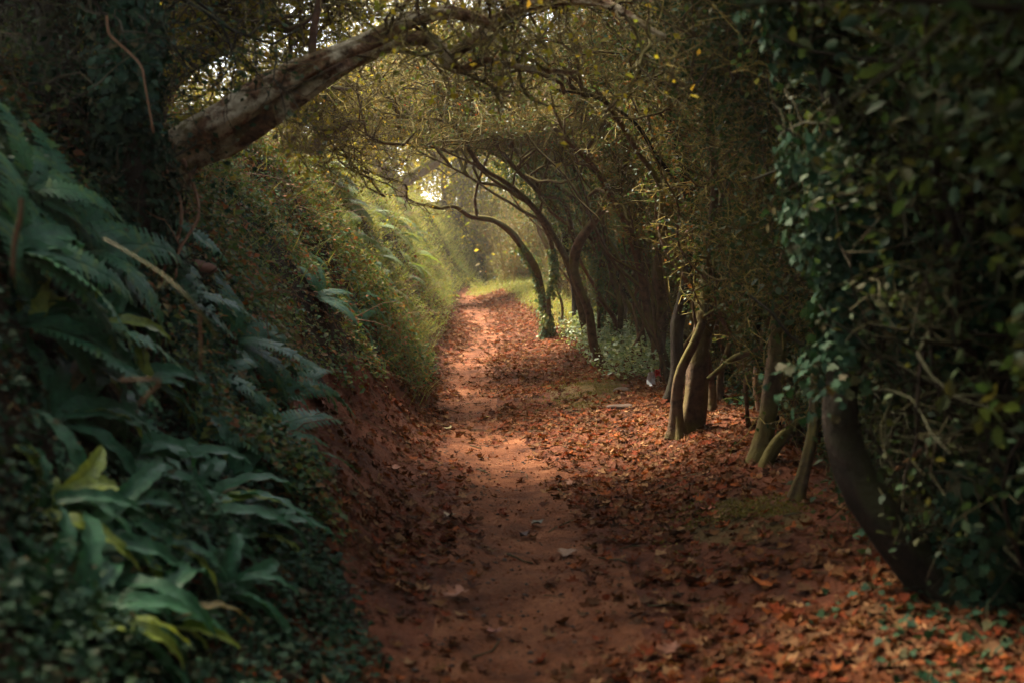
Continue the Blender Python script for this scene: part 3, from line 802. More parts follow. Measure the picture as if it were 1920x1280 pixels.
tree('limb_tree', 'ivy wrapped tree sending a long low branch left across the bright gap', 'tree',
     [[(1032, 628, 16.0, 0.058), (1018, 570, 16.0, 0.051), (1003, 510, 16.0, 0.051), (975, 462, 15.9, 0.048), (952, 432, 15.8, 0.041), (928, 412, 15.6, 0.034), (884, 408, 15.3, 0.031), (852, 387, 15.0, 0.024), (819, 390, 14.8, 0.020), (764, 372, 14.4, 0.016), (757, 350, 14.2, 0.014), (695, 328, 13.8, 0.011), (662, 288, 13.3, 0.007)],
      [(764, 372, 14.4, 0.011), (730, 370, 14.3, 0.008), (695, 366, 14.2, 0.005)],
      [(1024, 622, 15.8, 0.037), (1030, 560, 15.7, 0.034), (1040, 500, 15.6, 0.034), (1030, 450, 15.5, 0.031), (1000, 400, 15.2, 0.027), (950, 350, 14.8, 0.020), (890, 310, 14.4, 0.015), (820, 270, 13.9, 0.011), (760, 230, 13.4, 0.007)],
      [(1010, 420, 15.3, 0.024), (960, 380, 15.0, 0.019), (900, 345, 14.7, 0.014), (830, 305, 14.3, 0.010), (770, 290, 14.0, 0.005)]],
     106, seat=True, bark='bark', nleaf=8000, n1=75, n2=480, n3=2600, L1=(.8, 2.2), L2=(.3, .9), bias=(-.2, -.1, .0), lo=.42, ivy=1500, ivyR=.14, ivy_range=(.0, .35), ivym='ivy_old', leafm='crown_mid', r1=.024)
tree('path_tree', 'short dark trunk standing between the ivy wrapped tree and the S curved one', 'tree',
     [[(1087, 616, 16.6, 0.0680), (1078, 560, 16.6, 0.0560), (1066, 500, 16.5, 0.0520), (1058, 430, 16.3, 0.0440), (1040, 350, 16.0, 0.0320), (990, 260, 15.4, 0.0240), (930, 190, 14.8, 0.0160)]],
     107, seat=True, bark='bark_dark', nleaf=7000, n1=40, n2=340, n3=3400, bias=RB, lo=.66)
tree('path_tree', 'leaning ivy hung trunk with a spreading root at the edge of the leaves', 'tree',
     [[(1418, 862, 8.1, .075), (1436, 790, 8.1, .062), (1452, 700, 8.15, .06), (1462, 620, 8.2, .058), (1478, 530, 8.2, .055), (1488, 400, 8.1, .05), (1475, 260, 7.9, .045), (1440, 120, 7.6, .035), (1390, -40, 7.2, .025)],
      [(1425, 868, 7.9, .035), (1452, 828, 7.95, .04), (1490, 795, 8.1, .036), (1530, 742, 8.3, .03), (1550, 640, 8.4, .026), (1565, 500, 8.3, .022)],
      [(1322, 705, 9.2, .022), (1370, 668, 9.2, .028), (1420, 650, 9.0, .026), (1460, 618, 8.6, .022)],
      [(1322, 600, 9.4, .016), (1380, 560, 9.3, .016), (1410, 540, 9.2, .012), (1440, 570, 9.1, .01)]],
     108, seat=True, bark='bark', nleaf=16000, n1=36, n2=300, n3=2400, bias=RB, lo=.66, ivy=1800, ivyR=.12, ivy_range=(.45, 1.0), ivym='ivy_old', leafm='crown_dark', ivy_size=.04)
tree('path_tree', 'thin bowed stem standing alone on the red soil before the big dark trunk', 'tree',
     [[(1486, 940, 6.9, .045), (1496, 890, 6.9, .036), (1508, 830, 6.9, .034), (1528, 760, 6.95, .03), (1548, 660, 7.0, .028), (1560, 520, 7.0, .026), (1555, 350, 6.9, .022), (1530, 160, 6.7, .018), (1490, -30, 6.4, .014)]],
     109, seat=True, bark='bark', nleaf=9000, n1=20, n2=150, n3=900, bias=RB, lo=.66, ivy=1000, ivyR=.11, ivy_size=.04, ivy_range=(.45, 1.0), ivym='ivy_old', leafm='crown_dark')
tree('ivy_tree', 'big black trunk leaning across the right foreground, thick with hanging ivy', 'tree',
     [[(1775, 1120, 4.75, 0.097), (1715, 1040, 4.8, 0.091), (1655, 960, 4.85, 0.088), (1610, 880, 4.9, 0.085), (1585, 780, 4.95, 0.079), (1580, 640, 5.0, 0.072), (1600, 480, 5.0, 0.066), (1610, 330, 4.9, 0.060), (1580, 180, 4.8, 0.054), (1530, 20, 4.6, 0.048), (1460, -150, 4.4, 0.036)],
      [(1580, 640, 5.0, 0.030), (1660, 520, 4.9, 0.028), (1740, 400, 4.8, 0.024), (1800, 220, 4.7, 0.024), (1900, 170, 4.6, 0.022), (2000, 120, 4.5, 0.018)],
      [(1735, 940, 5.3, 0.014), (1715, 890, 5.4, 0.012), (1685, 830, 5.5, 0.010), (1668, 740, 5.6, 0.009)]],
     110, seat=True, bark='bark_dark', twigm='twig_dark', nleaf=9000, n1=40, n2=260, n3=1600, bias=(-.1, -.1, 0), lo=.45, ivy=6500, ivyR=.25, ivy_range=(.34, 1.0), leafm='crown_dark', leaf=.04, L1=(.5, 1.1), ivy_size=.042)
tree('ivy_tree', 'ivy smothered stem at the right edge of the photo, leaves pale teal', 'tree',
     [[(1880, 1120, 4.3, .07), (1860, 950, 4.3, .065), (1850, 760, 4.3, .06), (1840, 560, 4.2, .06), (1860, 380, 4.1, .055), (1900, 200, 4.0, .05), (1930, 0, 3.9, .04)],
      [(1850, 760, 4.3, .03), (1800, 620, 4.1, .028), (1770, 480, 3.9, .024), (1760, 330, 3.8, .02)]],
     111, seat=True, bark='bark_dark', twigm='twig_dark', nleaf=3000, n1=24, n2=160, n3=900, bias=(-.1, -.1, 0), lo=.1, ivy=7500, ivyR=.32, leafm='crown_dark', leaf=.04, L1=(.4, .9), ivy_size=.05)

SAP = [((1050, 612, 16.4), 'slender stem left of the ivy wrapped trunk, feet in pale leaves', -60), ((1150, 655, 14.4), 'slender stem just right of the S curved trunk', -90),
       ((1178, 640, 14.0), 'thin crooked stem behind the pale ground leaves', -20), ((1203, 660, 12.6), 'thin reddish stem left of the V of dark trunks', -70),
       ((1222, 650, 13.4), 'thin stem hidden partly by the straight reddish trunk', 30), ((1335, 705, 10.6), 'slender stem right behind the twin stemmed tree', 40),
       ((1372, 712, 10.4), 'thin stem in the dark gap right of the twin stemmed tree', -50), ((1398, 742, 9.6), 'crooked thin stem at the back of the dark gap', 40),
       ((1455, 800, 8.8), 'slender stem behind the ivy hung trunk', -30), ((1545, 862, 7.4), 'slender stem behind the thin bowed one', 10), ((1590, 905, 6.6), 'slender stem close behind the big black trunk', -80),
       ((1650, 930, 6.2), 'slender stem seen right of the big black trunk', -20), ((1100, 605, 17.0), 'thin stem behind the short dark trunk', -50), ((1127, 650, 15.0), 'thin straight stem behind the S curved trunk', 10)]
for k, ((px, py, d), lb, dx) in enumerate(SAP):
    rg = np.random.default_rng(700 + k)
    r0 = rg.uniform(.018, .036); q = []
    for i, t in enumerate(np.linspace(0, 1, 8)):
        q.append((px + dx * t ** 1.3 + rg.normal() * 9 * 12 / d * (i > 0), py - t * 4.4 * 2133 / d * .62, d - .5 * t, r0 * (1 - .7 * t)))
    tree('slender_tree', lb, 'tree', [q], 700 + k, seat=True, bark=['bark', 'bark_red', 'bark_dark'][k % 3], nleaf=1400, n1=16, n2=110, n3=600, bias=RB, lo=.62, clip=behind_row, group='slender stems of the right hand hedge', sides=8, r1=.008, leaf=.03,
         ivy=900 if k % 2 else 0, ivyR=.08, ivy_size=.035, ivym='ivy_old')

rg_ = np.random.default_rng(4242)
for k in range(38):
    y_ = rg_.uniform(6.8, 18.5); x_ = float(xt(y_)) + rg_.uniform(-.05, .75)
    H = rg_.uniform(2.2, 3.6); r0 = rg_.uniform(.014, .040); z0 = float(hgt(x_, y_)); lx = rg_.uniform(-.55, .1); ly = rg_.uniform(-.25, .25)
    q = [(x_ + lx * H * t ** 1.5 + rg_.normal() * .06 * (t > 0), y_ + ly * t + rg_.normal() * .06 * (t > 0), z0 - .08 + H * t * .95, r0 * (1 - .65 * t)) for t in np.linspace(0, 1, 9)]
    tree('thin_stem', 'thin crooked stem leaning in the tangle behind the right hand tree line', 'tree', [q], 800 + k, world=True, bark=['bark', 'bark_red', 'bark'][k % 3], nleaf=700, n1=12, n2=70, n3=300, bias=RB, lo=.55, clip=behind_row,
         group='thin stems in the tangle behind the tree line', sides=7, r1=.008, leaf=.03, L1=(.3, .9))

# ------------------------------------------------------------------ TREES on the left bank
tree('leaning_log', 'thick lichen spotted trunk leaning out from the left bank over the lane', 'tree',
     [[(262, 338, 6.0, 0.0704), (299, 300, 6.0, 0.0722), (340, 268, 6.0, 0.0748), (400, 226, 6.0, 0.0774), (470, 176, 6.0, 0.0757), (540, 140, 6.0, 0.0686), (600, 112, 6.0, 0.0546), (650, 92, 6.0, 0.0458), (720, 69, 6.0, .046), (775, 47, 6.0, .040), (852, 29, 6.0, .036), (917, 42, 6.0, .034), (965, 18, 5.95, .030), (1030, 7, 5.9, .026), (1147, 18, 5.8, .018), (1250, 60, 5.7, .011)]],
     120, bark='log', nleaf=350, n1=26, n2=120, n3=500, bias=(.2, 0, .1), lo=.5, clip=None, leafm='crown_gold', rough=.26, sides=32, L1=(.3, .8), L2=(.2, .4), flare=.25, leaf=.045, r1=.010)
tree('mossy_log', 'mossy brown trunk running under the lichen spotted one, snaking out right', 'tree',
     [[(360, 310, 6.2, .05), (415, 276, 6.15, .055), (480, 226, 6.12, .055), (545, 176, 6.1, .050), (620, 132, 6.1, .044), (693, 109, 6.25, .040), (740, 88, 6.2, .036), (793, 80, 6.2, .036), (820, 96, 6.2, .036), (836, 122, 6.2, .034), (870, 136, 6.2, .022), (910, 110, 6.2, .016), (965, 113, 6.1, .014), (1030, 122, 6.1, .012), (1089, 124, 6.0, .009)],
      [(838, 122, 6.2, .030), (850, 104, 6.2, .034), (880, 76, 6.2, .034), (917, 47, 6.2, .032), (943, 18, 6.2, .030), (975, -40, 6.2, .028), (1000, -120, 6.2, .02)]],
     121, bark='log', nleaf=350, n1=20, n2=120, n3=500, bias=(.2, 0, .1), lo=.5, clip=None, leafm='crown_gold', rough=.26, sides=24, L1=(.3, .8), L2=(.2, .4), flare=.2, leaf=.045, r1=.009)

tree('bank_tree', 'mossy forked trunk slanting up behind the leaning log', 'tree',
     [[(285, 250, 7.5, .085), (325, 170, 7.5, .085), (368, 108, 7.5, .085), (405, 66, 7.4, .08), (402, 0, 7.3, .05), (398, -90, 7.2, .04)],
      [(395, 70, 7.4, .045), (440, 46, 7.4, .04), (480, 38, 7.4, .036), (520, 48, 7.3, .034), (548, 62, 7.3, .03), (572, 84, 7.2, .02), (590, 100, 7.2, .014)],
      [(405, 60, 7.4, .05), (435, 20, 7.4, .045), (450, -40, 7.4, .04)],
      [(385, 40, 7.3, .02), (360, 10, 7.2, .018), (340, -20, 7.1, .014)]],
     122, bark='bark', nleaf=9000, n1=40, n2=300, n3=2000, bias=(.1, -.1, .1), lo=.5, clip=None, leafm='crown_gold', leaf=.045)
tree('bank_tree', 'upright bare brown bough standing behind the highest part of the log', 'tree',
     [[(588, 102, 6.5, .022), (590, 50, 6.5, .022), (594, 0, 6.5, .022), (600, -80, 6.5, .02)]],
     123, bark='bark_red', nleaf=500, n1=6, n2=40, n3=200, lo=.5, clip=None, leafm='crown_gold', flare=0, L1=(.3, .6))
tree('ivy_column', 'trunk buried in a dark column of ivy at the top left', 'tree',
     [[(235, 430, 5.4, .10), (232, 300, 5.4, .10), (236, 150, 5.4, .10), (232, 0, 5.4, .10), (236, -120, 5.4, .09)]],
     124, bark='bark_dark', twigm='twig_dark', nleaf=1500, n1=16, n2=80, n3=400, lo=.1, clip=None, leafm='ivy', ivy=6000, ivyR=.25, ivy_size=.045, L1=(.2, .5))
tree('bank_tree', 'dark bare trunk between the ivy column and the left edge of the photo', 'tree',
     [[(98, 330, 5.6, .10), (98, 190, 5.6, .095), (95, 90, 5.6, .09), (92, -20, 5.6, .09), (90, -140, 5.6, .08)]],
     125, bark='bark_dark', twigm='twig_dark', nleaf=3500, n1=20, n2=120, n3=700, lo=.2, clip=None, leafm='crown_dark', ivy=1600, ivyR=.2, ivy_range=(.3, 1))
tree('pale_tree', 'pale sunlit trunk with grey limbs beyond the log, on top of the bank', 'tree',
     [[(520, 330, 12.5, .07), (545, 260, 12.5, .07), (572, 215, 12.6, .06), (592, 170, 12.7, .05), (600, 90, 12.8, .04)],
      [(590, 290, 13.0, .09), (600, 250, 13.0, .08), (640, 232, 12.9, .05), (700, 225, 12.8, .02)],
      [(596, 262, 13, .03), (588, 232, 13, .022), (592, 200, 13, .016), (610, 150, 13, .01)]],
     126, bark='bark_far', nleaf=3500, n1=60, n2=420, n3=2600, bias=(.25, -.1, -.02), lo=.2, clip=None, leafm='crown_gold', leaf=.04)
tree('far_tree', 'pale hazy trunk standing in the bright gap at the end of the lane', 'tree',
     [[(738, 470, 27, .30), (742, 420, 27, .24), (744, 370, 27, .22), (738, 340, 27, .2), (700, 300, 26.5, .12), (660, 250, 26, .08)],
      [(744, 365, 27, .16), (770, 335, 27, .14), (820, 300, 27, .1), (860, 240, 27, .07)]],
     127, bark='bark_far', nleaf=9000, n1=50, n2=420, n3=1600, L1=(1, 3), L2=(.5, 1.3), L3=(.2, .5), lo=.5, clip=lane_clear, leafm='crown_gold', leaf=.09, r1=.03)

# ------------------------------------------------------------------ hedge, wood and added shade trees
def wild(x, y, lean, H, seed, **kw):
    rg = np.random.default_rng(seed)
    z0 = float(hgt(x, y))
    stems = []
    for k in range(kw.pop('ns', 3)):
        a = rg.uniform(-.5, .5, 2)
        pts = []
        for t in np.linspace(0, 1, 7):
            pts.append((x + a[0] * .3 + a[0] * t * H * .3 + lean[0] * H * t ** 1.6 + rg.normal() * .05, y + a[1] * .3 + a[1] * t * H * .3 + lean[1] * H * t ** 1.6 + rg.normal() * .05,
                        z0 - .1 + H * (t - .22 * t * t * (abs(lean[0]) > .3)), (.07 - .05 * t) * kw.get('_r', 1)))
        stems.append(pts)
    kw.pop('_r', None)
    name = kw.pop('name'); label = kw.pop('label'); cat = kw.pop('cat', 'tree')
    return tree(name, label, cat, stems, seed, world=True, sides=8, **kw)


# second row just behind the tree line, right
lab = ['tangled hedge tree far up the right of the lane, against the pale gap', 'tangled hedge tree behind the ivy wrapped one', 'tangled hedge tree behind the mossy limb tree',
       'tangled hedge tree behind the S curved trunk', 'tangled hedge tree behind the reddish trunk', 'tangled hedge tree behind the twin stemmed tree',
       'tangled hedge tree behind the leaning ivy hung trunk', 'tangled hedge tree behind the thin bowed stem', 'tangled hedge tree in the dark behind the big black trunk', 'tangled hedge tree at the right edge behind the teal ivy']
for k, (y_, o_) in enumerate([(22.5, .5), (19.5, .5), (17.2, .6), (15.0, .9), (12.6, 1.1), (10.8, 1.5), (9.2, 2.0), (7.8, 2.3), (6.4, 2.2), (5.2, 2.4)]):
    dk = y_ < 8.5
    wild(float(xt(y_)) + o_, y_, ((-.22 if y_ > 19 else -.42 if y_ > 14 else -.3) if y_ > 8.5 else -.2, -.05), 3.6, 200 + k, name='hedge_tree', label=lab[k], clip=behind_row, group='hedge trees right of the lane', ns=5,
         nleaf=4500 if y_ > 19 else 6500 if y_ > 8.5 else 16000, tmpl=LEAF6, n1=70, n2=600, n3=3400, bias=(-.15, -.1, -.02), lo=.12, leafm='crown_dark' if dk else 'crown_mid', leaf=.034 if y_ < 16 else .045,
         bark='bark_dark' if dk else 'bark', twigm='twig_dark' if dk else 'twig', L1=(.5, 1.4), ivy=8000 if 9.5 < y_ < 18 else 3000 if y_ < 16 else 0, ivyR=.38, ivym='ivy_old', wob=.03, ivy_size=.035, r1=.016,
         shoots=42, shoot_r=1.1)
# third row: closes the view behind
for k, (x_, y_) in enumerate([(3.6, 4.0), (3.8, 6.5), (3.7, 9.0), (3.9, 11.6), (3.8, 14.5), (3.6, 18), (3.3, 22), (4.4, 26), (6.0, 8), (6.4, 13), (6.6, 18)]):
    wild(x_, y_, (-.1, 0), 4.2 if y_ < 9.5 else 2.9, 240 + k, name='wood_tree', label='dense dark leafed tree in the wood ' + ['behind the teal ivy at the right edge', 'behind the big black trunk', 'behind the ivy hung trunk', 'behind the twin stemmed tree', 'behind the mossy mound', 'behind the S curved trunk', 'behind the ivy wrapped tree', 'right of the far bend', 'deep in, beyond the dark gap', 'deep in, beyond the forking tree', 'deep in, beyond the limb tree'][k], group='wood trees behind the hedge', ns=3,
         nleaf=24000 if y_ < 9.5 else 15000, n1=60, n2=420, n3=1600, L1=(.7, 1.9), L2=(.4, .9), bias=(0, 0, -.05), lo=.05, leafm='crown_dark' if y_ < 11 else 'crown_mid', leaf=.065, bark='bark_dark', twigm='twig_dark', _r=1.3, jit=.12)
# overhead canopy, mostly out of view, added to darken the near lane
ov = [(-3.2, 3.2, .45, 20000), (-3.4, 6.2, .35, 17000), (-3.0, .2, .5, 15000), (-3.0, -2.6, .5, 16000), (2.6, .6, -.5, 22000), (2.6, -2.2, -.5, 22000), (3.0, 3.2, -.4, 22000), (-2.6, -5, .4, 12000), (2.4, -5, -.4, 12000), (3.6, 5.6, -.25, 20000), (2.8, 2.0, -.5, 22000), (4.0, 7.6, -.2, 16000), (-3.7, 9.4, .6, 7000), (-3.9, 8.0, .75, 9000), (-4.2, 9.8, .6, 4000), (2.4, -3.8, -.5, 12000), (-2.6, -7.0, .5, 12000), (.4, -9.5, .1, 14000)]
for k, (x_, y_, l_, nl_) in enumerate(ov):
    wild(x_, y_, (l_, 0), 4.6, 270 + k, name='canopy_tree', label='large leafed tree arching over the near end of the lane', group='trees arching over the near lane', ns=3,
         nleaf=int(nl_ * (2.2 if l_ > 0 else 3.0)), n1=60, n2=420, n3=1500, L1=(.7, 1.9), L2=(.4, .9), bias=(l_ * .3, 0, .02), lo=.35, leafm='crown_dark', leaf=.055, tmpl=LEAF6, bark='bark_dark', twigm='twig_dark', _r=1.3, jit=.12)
# gold sunlit trees standing beyond the bank, upper left
lg = [(-4.6, 10.5, 4.0, 11000), (-8.5, 24, 3.6, 4000), (-4.6, 8.0, 4.0, 12000), (-7.0, 11.5, 5.5, 12000), (-5.2, 13.4, 4.4, 10000), (-6.4, 20.5, 4.6, 3500), (-7.4, 13.0, 6.0, 9000)]
for k, (x_, y_, H_, nl_) in enumerate(lg):
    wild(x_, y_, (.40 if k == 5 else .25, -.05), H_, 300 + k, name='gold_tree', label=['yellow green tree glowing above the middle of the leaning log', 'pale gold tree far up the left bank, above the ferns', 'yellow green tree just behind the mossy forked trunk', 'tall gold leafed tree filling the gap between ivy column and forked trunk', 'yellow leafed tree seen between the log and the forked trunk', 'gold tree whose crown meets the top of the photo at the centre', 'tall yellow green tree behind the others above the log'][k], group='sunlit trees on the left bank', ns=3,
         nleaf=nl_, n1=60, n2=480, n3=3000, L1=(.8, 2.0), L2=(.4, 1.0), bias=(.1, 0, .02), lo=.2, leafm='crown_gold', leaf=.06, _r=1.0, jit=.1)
# far trees closing the lane
fr = [(-2.4, 41, 6.5), (-1.6, 38.5, 5), (-.2, 40, 7), (-5.0, 40, 7), (1.4, 40, 6), (.4, 37.5, 4), (-8.5, 38, 8.5), (-12, 36, 9), (3.4, 38, 7), (2.2, 33, 4.5), (-15, 31, 9), (-11, 29, 7), (6, 42, 8), (-10, 18, 5.5), (-14, 22, 8), (-18, 36, 11), (-4, 47, 9)]
for k, (x_, y_, H_) in enumerate(fr):
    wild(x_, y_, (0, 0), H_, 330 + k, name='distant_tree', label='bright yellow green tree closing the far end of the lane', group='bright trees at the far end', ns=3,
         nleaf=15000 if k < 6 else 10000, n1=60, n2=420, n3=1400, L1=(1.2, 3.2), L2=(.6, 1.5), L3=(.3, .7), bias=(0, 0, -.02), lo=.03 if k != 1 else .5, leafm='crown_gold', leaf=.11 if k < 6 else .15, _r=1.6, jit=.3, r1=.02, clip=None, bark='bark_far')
# grey olive thicket where the lane bends away
for k, (x_, y_, H_) in enumerate([(.1, 33.5, 2.4), (1.0, 30.5, 2.8), (-.2, 36.5, 2.6), (1.3, 27.5, 3.0), (.5, 29.2, 1.3)]):
    wild(x_, y_, (-.05, 0), H_, 360 + k, name='thicket_bush', label=['grey olive twiggy bush where the lane bends out of sight', 'twiggy bush right of the bend, behind the grass', 'olive bush beyond the bend of the lane', 'twiggy bush left of the far right hedge tree', 'low bush on the grass at the end of the visible path'][k], cat='bush', ns=5,
         nleaf=9000, n1=70, n2=600, n3=4000, L1=(.4, 1.0), L2=(.2, .6), bias=(-.02, 0, .05), lo=.03, leafm='crown_mid', leaf=.05, _r=.5, jit=.05, clip=None, twigm='twig', shoots=50)

# ------------------------------------------------------------------ FERNS
def frond_curve(L, a0, a1, n):
    t = np.linspace(0, 1, n)
    ang = a0 + (a1 - a0) * t ** .9
    d = L / (n - 1)
    y = np.concatenate([[0], np.cumsum(np.cos(ang[:-1]) * d)]); z = np.concatenate([[0], np.cumsum(np.sin(ang[:-1]) * d)])
    return t, y, z, ang
def strap(seed, L=.42, W=.028):
    rg = np.random.default_rng(seed); n = 18
    t, y, z, ang = frond_curve(L, rg.uniform(.7, 1.1), rg.uniform(-1.3, -.5), n)
    wd = W * np.clip(t / .12, .12, 1) ** .8 * np.clip((1 - t) / .35, .02, 1) ** .7
    wd = wd * (1 + .10 * np.sin(t * 40 + seed))
    sx = np.sin(t * rg.uniform(2, 4) + seed) * .02
    V = []
    for k, c in enumerate([-1, -.5, 0, .5, 1]):
        wave = .22 * wd * np.sin(t * 34 + seed + (2 if c > 0 else 0)) * abs(c)
        lift = wd * (.28 * abs(c)) + wave
        V.append(np.stack([sx + c * wd, y - np.sin(ang) * lift, z + np.cos(ang) * lift], -1))
    V = np.array(V).transpose(1, 0, 2)
    i = np.arange(n - 1)[:, None] * 5; j = np.arange(4)[None]
    F = np.stack([i + j, i + j + 1, i + j + 6, i + j + 5], -1).reshape(-1, 4)
    mb = MB(); mb.add(V.reshape(-1, 3), F)
    return mb
def pinnate(seed, L=.6, W=.085, np_=22, teeth=True):
    rg = np.random.default_rng(seed); n = 26
    t, y, z, ang = frond_curve(L, rg.uniform(.6, 1.0), rg.uniform(-.9, -.3), n)
    mb = MB()
    thin(mb, np.stack([0 * y, y, z], -1)[None], np.linspace(.003, .001, n)[None], 4)
    for k in range(np_):
        tt = .12 + .86 * k / np_
        i = tt * (n - 1); a = int(i); f = i - a
        py_, pz_, an = y[a] * (1 - f) + y[min(a + 1, n - 1)] * f, z[a] * (1 - f) + z[min(a + 1, n - 1)] * f, ang[a]
        ln = W * min(1, (tt / .22) ** .6 if tt < .22 else 1) * (1 - ((tt - .22) / .80) ** 1.7 if tt > .22 else 1) + .006
        bw = L * .86 / np_ * .56
        for sgn in (-1, 1):
            q = np.linspace(0, 1, 7)
            half = bw * (1 - q ** 2.2 * .85) * (1 + (.35 * ((np.arange(7) % 2) * 2 - 1) if teeth else 0))
            half[-1] = .001
            fx = sgn * ln * q * .95; fy = ln * q * .32
            dr = -.18 * ln * q ** 2 + .1 * ln * q + rg.normal() * .004 * q
            c0 = np.stack([fx, fy * math.cos(an), fy * math.sin(an)], -1) + [0, py_, pz_]
            c0 = c0 + np.outer(dr, [0, -math.sin(an), math.cos(an)])
            ax = np.array([0, math.cos(an), math.sin(an)])
            V = np.concatenate([c0 - half[:, None] * ax, c0 + half[:, None] * ax])
            m = np.arange(6)
            F = np.stack([m, m + 1, m + 8, m + 7], -1)
            mb.add(V, F)
    return mb
def protos(fn, seeds, mat, **kw):
    out = []
    for q in seeds:
        o = fn(q, **kw).build('frond', M[mat], link=False)
        out.append(o)
    return out
PR = {'strap': protos(strap, range(7), 'fern', L=.42, W=.028), 'strap_pale': protos(strap, range(3), 'fern_pale', L=.36, W=.026), 'strap_old': protos(strap, range(20, 23), 'fern_old', L=.40, W=.024), 'pin_old': protos(pinnate, range(20, 22), 'fern_old', L=.5, W=.07),
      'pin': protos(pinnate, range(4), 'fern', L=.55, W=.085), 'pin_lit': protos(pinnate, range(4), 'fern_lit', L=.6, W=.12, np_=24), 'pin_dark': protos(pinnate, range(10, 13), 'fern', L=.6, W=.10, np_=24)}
def fern(label, root, kinds, n, size, seed, lean=.5, az=None, name='fern', group=None, arc=PI):
    rg = np.random.default_rng(seed)
    root = np.array(root, float)
    root[2] = float(hgt(root[0], root[1])) - .01
    nr = hnrm(np.array([root[0]]), np.array([root[1]]), .25)[0]
    t = thing(name, label, 'fern', root, group)
    ax = norm(nr * lean + np.array([0, 0, 1 - lean]))
    q0 = Vector(ax).to_track_quat('Z', 'Y')
    for k in range(n):
        src = PR[kinds[k % len(kinds)]]
        if len(kinds) and kinds[0] in ('strap', 'pin') and rg.random() < .07: src = PR[kinds[0] + '_old']
        elif kinds[0] == 'strap' and rg.random() < .09: src = PR['strap_pale']
        src = src[rg.integers(0, len(src))]
        o = src.copy(); C.objects.link(o); o.parent = t
        a = (az if az is not None else 0) + rg.uniform(-arc, arc)
        m = q0.to_matrix().to_4x4()
        zrot = Matrix.Rotation(a, 4, 'Z') @ Matrix.Rotation(rg.uniform(-.35, .25), 4, 'X') @ Matrix.Rotation(rg.uniform(-.3, .3), 4, 'Y')
        o.matrix_local = m @ zrot @ Matrix.Scale(size * rg.uniform(.7, 1.15), 4)
        o.location = Vector((rg.normal() * .015, rg.normal() * .015, 0))
    return t
RT = -PI / 2   # towards the lane
NF = [((30, 360), ['pin'], 13, .85, 'feathery fern frond cascade at the left edge below the dark bare trunk'),
      ((130, 470), ['pin'], 9, 1.0, 'feathery fern just right of and below the left edge cascade'),
      ((40, 610), ['strap', 'strap', 'pin'], 9, 1.1, 'broad strap leafed fern at the left edge, at mid height'),
      ((170, 600), ['strap'], 8, .9, 'strap leafed fern under the feathery pair'),
      ((300, 560), ['pin'], 9, .95, 'toothed fern spreading behind the yellow straw stem'),
      ((420, 640), ['pin'], 9, .9, 'toothed fern reaching right over the bare red slope'),
      ((490, 740), ['pin', 'strap'], 9, .85, 'grey green fern at the edge of the bare red slope'),
      ((250, 720), ['strap', 'strap', 'strap', 'strap_pale'], 9, .95, 'strap leafed fern with one bright yellow green frond'),
      ((90, 780), ['strap'], 9, 1.05, 'strap leafed fern drooping over the dark hollow at the left'),
      ((200, 880), ['strap'], 8, 1.0, 'long strap leafed fern bowing right, low on the left bank'),
      ((360, 820), ['pin', 'strap', 'strap_pale'], 9, .9, 'mixed frond fern with a pale tip, amid the left bank'),
      ((430, 900), ['strap'], 9, .9, 'glossy strap leafed fern hanging over the small ivy'),
      ((330, 1000), ['strap'], 9, .95, 'strap leafed fern with downward fronds near the bottom left'),
      ((60, 960), ['strap', 'strap_pale'], 8, .9, 'strap leafed fern with pale fronds at the bottom left edge'),
      ((180, 1100), ['strap'], 7, .8, 'small dark strap leafed fern near the bottom left corner'),
      ((400, 1120), ['strap'], 6, .75, 'small dark strap leafed fern low among the ivy near the photo bottom'),
      ((290, 880), ['strap'], 8, .9, 'strap leafed fern under the forked dry stem tip'),
      ((120, 690), ['strap', 'strap_pale', 'strap'], 9, .9, 'strap leafed fern with a lime frond pointing up right'),
      ((520, 860), ['pin', 'strap'], 8, .7, 'small fern at the right end of the strap leafed ferns'),
      ((560, 720), ['pin'], 8, .7, 'small feathery fern on the brink of the red slope'),
      ((460, 1010), ['strap'], 8, .8, 'strap leafed fern lying over the ivy, lower middle of the bank'),
      ((20, 1150), ['strap'], 8, 1.0, 'dark fern filling the bottom left corner'),
      ((0, 480), ['pin', 'strap'], 9, 1.1, 'fern cut off by the left edge under the cascade'),
      ((370, 700), ['pin'], 8, .9, 'soft feathery fern behind the thin upright stem'),
      ((130, 1180), ['strap'], 9, .95, 'strap leafed fern at the very bottom, left of the middle of the bank'),
      ((280, 1180), ['strap'], 8, .8, 'dark fern at the very bottom of the bank'),
      ((100, 1040), ['strap'], 9, 1.0, 'big strap leafed fern sprawling above the bottom left corner'),
      ((250, 1040), ['strap', 'strap_pale'], 9, .9, 'strap leafed fern with one pale frond, low on the bank'),
      ((380, 950), ['strap'], 9, .95, 'strap leafed fern spilling right over the small ivy'),
      ((480, 820), ['strap', 'pin'], 9, .85, 'mixed fern hanging over the top of the small ivy'),
      ((150, 980), ['strap'], 9, 1.0, 'strap leafed fern filling the dark lower left of the bank'),
      ((230, 400), ['pin', 'strap'], 8, .8, 'small fern beside the foot of the ivy column')]
for k, (pp, kd, n, sz, lb) in enumerate(NF):
    fern(lb, hit(*pp), kd, n + 10, sz * 1.2, 500 + k, lean=.75, az=RT, arc=1.5)
